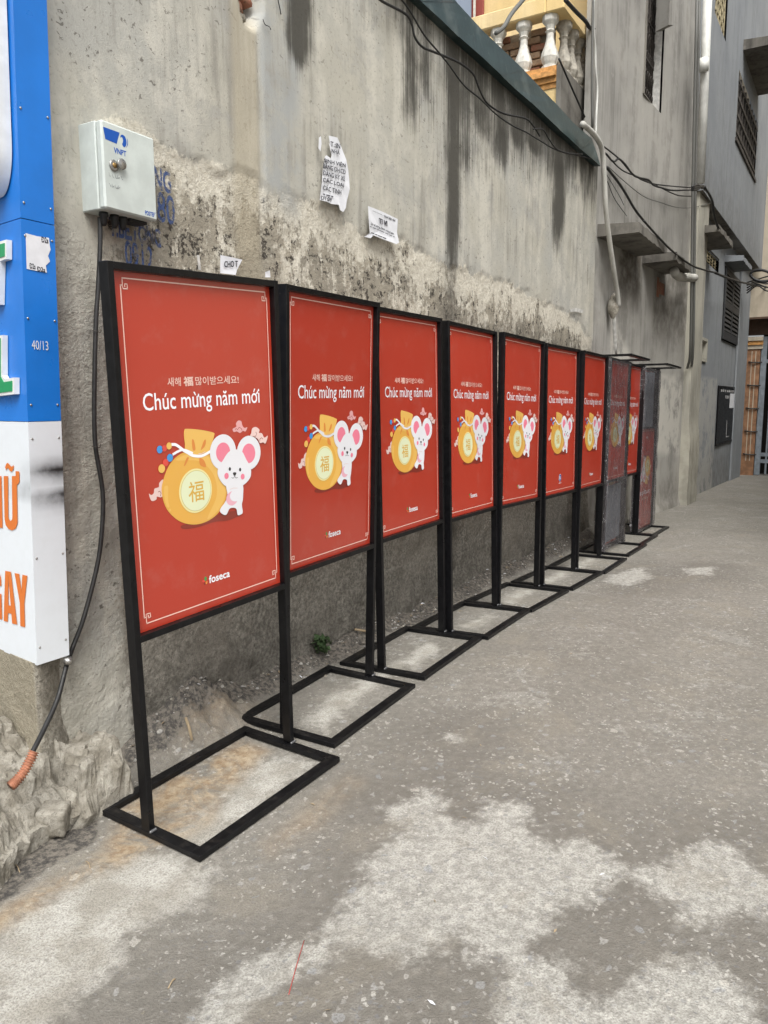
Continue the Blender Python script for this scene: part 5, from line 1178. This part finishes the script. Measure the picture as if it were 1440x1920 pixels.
# ------------------------------------------------------------------ cables and pipes
def cable(px, label, y=2.56, r=.006, mat='cable', name='cable', cat='cable', res=6, seg=6, group=None, pts=None):
    P = [py_(u, v, y) for u, v in px] if pts is None else pts
    m = MB(); m.tube(P, r, mat, seg, res=res); return tag(m.build(name), label, cat, group)
pts = [py_(u, v, 2.55) for u, v in ((187, 408), (188, 440), (187, 480), (184, 540), (180, 600), (177, 720), (177, 800), (180, 845), (188, 890), (193, 930), (192, 980), (186, 1040), (173, 1100), (155, 1165), (136, 1215))]+[py_(124, 1250, 2.50), py_(108, 1310, 2.46), py_(85, 1362, 2.42), py_(62, 1408, 2.38), py_(40, 1450, 2.36)]
cable(None, 'thick black cable hanging from the telephone cabinet down to the orange conduit', r=.009, seg=9, pts=pts)
m = MB(); m.lathe([(.016, -.012), (.018, 0), (.016, .012)], tuple(py_(128, 1239, 2.49)), 'steel', 10); tag(m.build('cable_clamp'), 'grey cable clamp at the foot of the white sign panel', 'clamp')
for k, (u, v) in enumerate(((181, 622), (180, 838))):
    a = py_(u, v, 2.545); m = MB(); m.tube([a+np.array([-.02, 0, .004]), a+np.array([-.006, -.012, 0]), a+np.array([.012, -.006, -.003]), a+np.array([.03, .01, .008])], .0018, 'iron', 5, res=3); tag(m.build('wire_tie'), 'rusty wire tie holding the black cable, %s one' % ('upper' if k == 0 else 'lower'), 'wire')
P = catmull([py_(u, v, 2.33) for u, v in ((64, 1409), (55, 1428), (44, 1448), (30, 1465), (20, 1474))], 16)
m = MB(); m.tube(P, .0175, 'conduit', 14, ridg=lambda i: 1.05 if i % 4 < 2 else .74); tag(m.build('corrugated_conduit'), 'orange corrugated conduit end by the broken stump', 'conduit')
WA = [(700, -15), (716, 2), (760, 26), (772, 45), (778, 70), (792, 88), (815, 98), (845, 110), (868, 122), (888, 140), (900, 170), (915, 195), (945, 213), (985, 222), (1000, 236), (1012, 255)]
WB = [(740, -15), (765, 15), (795, 65), (820, 95), (842, 122), (870, 160), (900, 185), (930, 214), (960, 235), (985, 247), (1010, 262), (1045, 282), (1085, 292), (1120, 300)]
WC = [(1000, 242), (1018, 243), (1030, 262), (1045, 280), (1070, 288), (1092, 289)]
cable(WA, 'upper black cable drooping across the stained wall below the flashing', 2.545, .008); cable(WB, 'lower black cable drooping across the stained wall below the flashing', 2.54, .006); cable(WC, 'short looping black wire near the right end of the flashing', 2.53, .006)
PIPE = [(1092, 232), (1108, 246), (1121, 262), (1129, 282), (1132, 315), (1134, 350), (1136, 390), (1140, 430), (1147, 480), (1153, 520), (1158, 552), (1160, 574)]
m = MB(); m.tube(catmull([py_(u, v, 2.44) for u, v in PIPE], 5), .027, 'pvcold', 10); tag(m.build('drain_pipe'), 'bent white plastic pipe running down past the end of the flashing', 'pipe')
q = py_(1150, 575, 2.5); m = rock((0, 0, 0), (.05, .06, .13), 5, 'rubble', 3, .4); o = m.build('pipe_plug'); o.location = q; tag(o, 'dark cement lump at the lower end of the bent white pipe', 'cement lump')
m = MB(); m.tube([py_(1150, 590, 2.56), py_(1151, 620, 2.56), py_(1153, 665, 2.57)], .03, 'limep', 8, res=3); tag(m.build('drain_pipe'), 'short white pipe stub under the bent plastic pipe', 'pipe')
# white wires beside the yellow house
for k, (px, r_, mm, lab) in enumerate((([(1114, -10), (1112, 30), (1113, 60), (1116, 90), (1117, 130), (1120, 170), (1118, 215), (1117, 255)], .012, 'pvc', 'thin white cable hanging beside the yellow house'), ([(1112, -10), (1111, 50), (1110, 140), (1111, 240)], .014, 'graycab', 'grey conduit at the edge of the grey building beside the balcony'))):
    m = MB(); m.tube(catmull([py_(u, v, 2.56) for u, v in px], 4), r_, mm, 6); tag(m.build('cable'), lab, 'cable')
m = MB(); m.tube(catmull([py_(u, v, BY-.12) for u, v in ((1060, 0), (1080, 22), (1098, 40), (1106, 52), (1118, 56))], 5), .02, 'cable', 7); tag(m.build('cable'), 'thick black cable stub crossing the balcony handrail end', 'cable')
m = MB(); m.tube(catmull([py_(u, v, 2.7) for u, v in ((985, -5), (960, 25), (945, 50), (930, 62))], 5), .018, 'graycab', 7); tag(m.build('cable'), 'grey cable in front of the left baluster', 'cable')
m = MB(); m.tube(catmull([py_(u, v, 2.68) for u, v in ((1048, 110), (1070, 160), (1090, 205), (1108, 245))], 5), .01, 'cable', 6); tag(m.build('cable'), 'thin black cable slanting down the stained balcony side', 'cable')
# bundle to the downpipe
def c2(px, r, lab, off=.1, mat='cable'):
    m = MB(); m.tube(catmull([p2_(u, v, off) for u, v in px], 6), r*.72, mat, 6); tag(m.build('cable'), lab, 'cable', 'cables strung across the grey building')
c2([(1126, 270), (1160, 297), (1185, 325), (1210, 340), (1240, 347), (1298, 352)], .012, 'topmost black cable strung across the grey building')
c2([(1136, 288), (1150, 303), (1160, 298), (1172, 308), (1190, 330), (1215, 337), (1225, 347), (1240, 352), (1262, 357), (1300, 356)], .016, 'twisted thick black cable strung across the grey building')
c2([(1132, 284), (1165, 318), (1200, 333), (1235, 350), (1270, 366), (1296, 368), (1302, 372)], .011, 'sagging black cable below the twisted one on the grey building')
c2([(1140, 312), (1165, 335), (1195, 360), (1215, 372), (1240, 380), (1270, 389), (1300, 389), (1335, 380)], .007, 'lowest thin wavy wire across the grey building', mat='graycab')
c2([(1137, 313), (1165, 350), (1190, 392), (1207, 414)], .022, 'thick black cable slanting down to the first window hood')
c2([(1139, 340), (1152, 372), (1175, 405)], .006, 'thin wire slanting to the first window hood'); c2([(1136, 325), (1160, 365), (1170, 385)], .005, 'thinnest wire beside the white bent pipe')
c2([(1207, 414), (1235, 445), (1262, 472), (1296, 497), (1320, 506), (1340, 511)], .018, 'black cable running along the edge of the window hoods', .42)
P = [py_(u, v, 2.1) for u, v in ((1340, 511), (1372, 524), (1408, 533), (1440, 538), (1470, 545))]; m = MB(); m.tube(catmull(P, 5), .02, 'cable', 6); tag(m.build('cable'), 'black cable crossing in front of the louvred shutter', 'cable')
# downpipe on the corner column
m = MB(); P = [py_(u, v, 2.16) for u, v in ((1327, -12), (1322, 120), (1313, 344))]; m.tube(P, .062, 'pvc', 12); o = m.build('downpipe'); tag(o, 'white plastic downpipe on the corner of the grey building', 'pipe')
m = MB(); a = py_(1319, 122, 2.16); m.tube([a-np.array([0, 0, .08]), a+np.array([0, 0, .08])], .072, 'pvc', 12); m.build('pipe_joint', o)
for k, u in enumerate((1298, 1303)):
    P = [py_(u+9, -12, 2.20), py_(u+1, 350, 2.2), py_(u-3, 640, 2.2), py_(u-9, 690+10*k, 2.3)]; m = MB(); m.tube(catmull(P, 4), .02, 'graycab', 6); tag(m.build('conduit'), '%s thin grey conduit down the corner column' % ('left' if k == 0 else 'right'), 'conduit')
for k in range(3):
    P = [py_(u, v, 2.05) for u, v in ((1298, 350+3*k), (1308, 347+4*k), (1316, 352-2*k), (1322, 350+3*k))]; m = MB(); m.tube(catmull(P, 4), .018, 'cable', 6); tag(m.build('cable'), ('upper', 'middle', 'lower')[k]+' cable tied round the foot of the white downpipe', 'cable')
P = [py_(u, v, 2.04) for u, v in ((1320, 350), (1330, 365), (1336, 380), (1338, 400), (1346, 425), (1358, 445))]; m = MB(); m.tube(catmull(P, 5), .02, 'cable', 6); tag(m.build('cable'), 'black cable trailing from the downpipe to the hood behind', 'cable')
# elbow drain under the second hood
P = [py_(u, v, 2.2) for u, v in ((1264, 508), (1270, 517), (1282, 520), (1294, 521), (1302, 521))]; m = MB(); m.tube(catmull(P, 4), .06, 'pvcold', 10); tag(m.build('drain_elbow'), 'stained plastic drain elbow under the second window hood', 'pipe')
# tangle of cables before the beige house
for k in range(5):
    P = [px_(u, v, 19.5) for u, v in ((1400, 530+5*k), (1420, 524+3*k), (1440, 518+7*k), (1470, 512+6*k))]; m = MB(); m.tube(catmull(P, 4), .016, 'cable', 5); tag(m.build('cable'), ('first', 'second', 'third', 'fourth', 'fifth')[k]+' cable from the top strung before the beige house', 'cable', 'cables before the beige house')
c = px_(1428, 517, 19.3); m = MB(); m.tube([c+np.array([0, .22*math.cos(a), .12*math.sin(a)+.05*math.cos(a)]) for a in np.linspace(0, 6.4, 22)], .03, 'cable', 6); tag(m.build('cable_coil'), 'black coil of spare cable hanging before the beige house', 'cable coil')
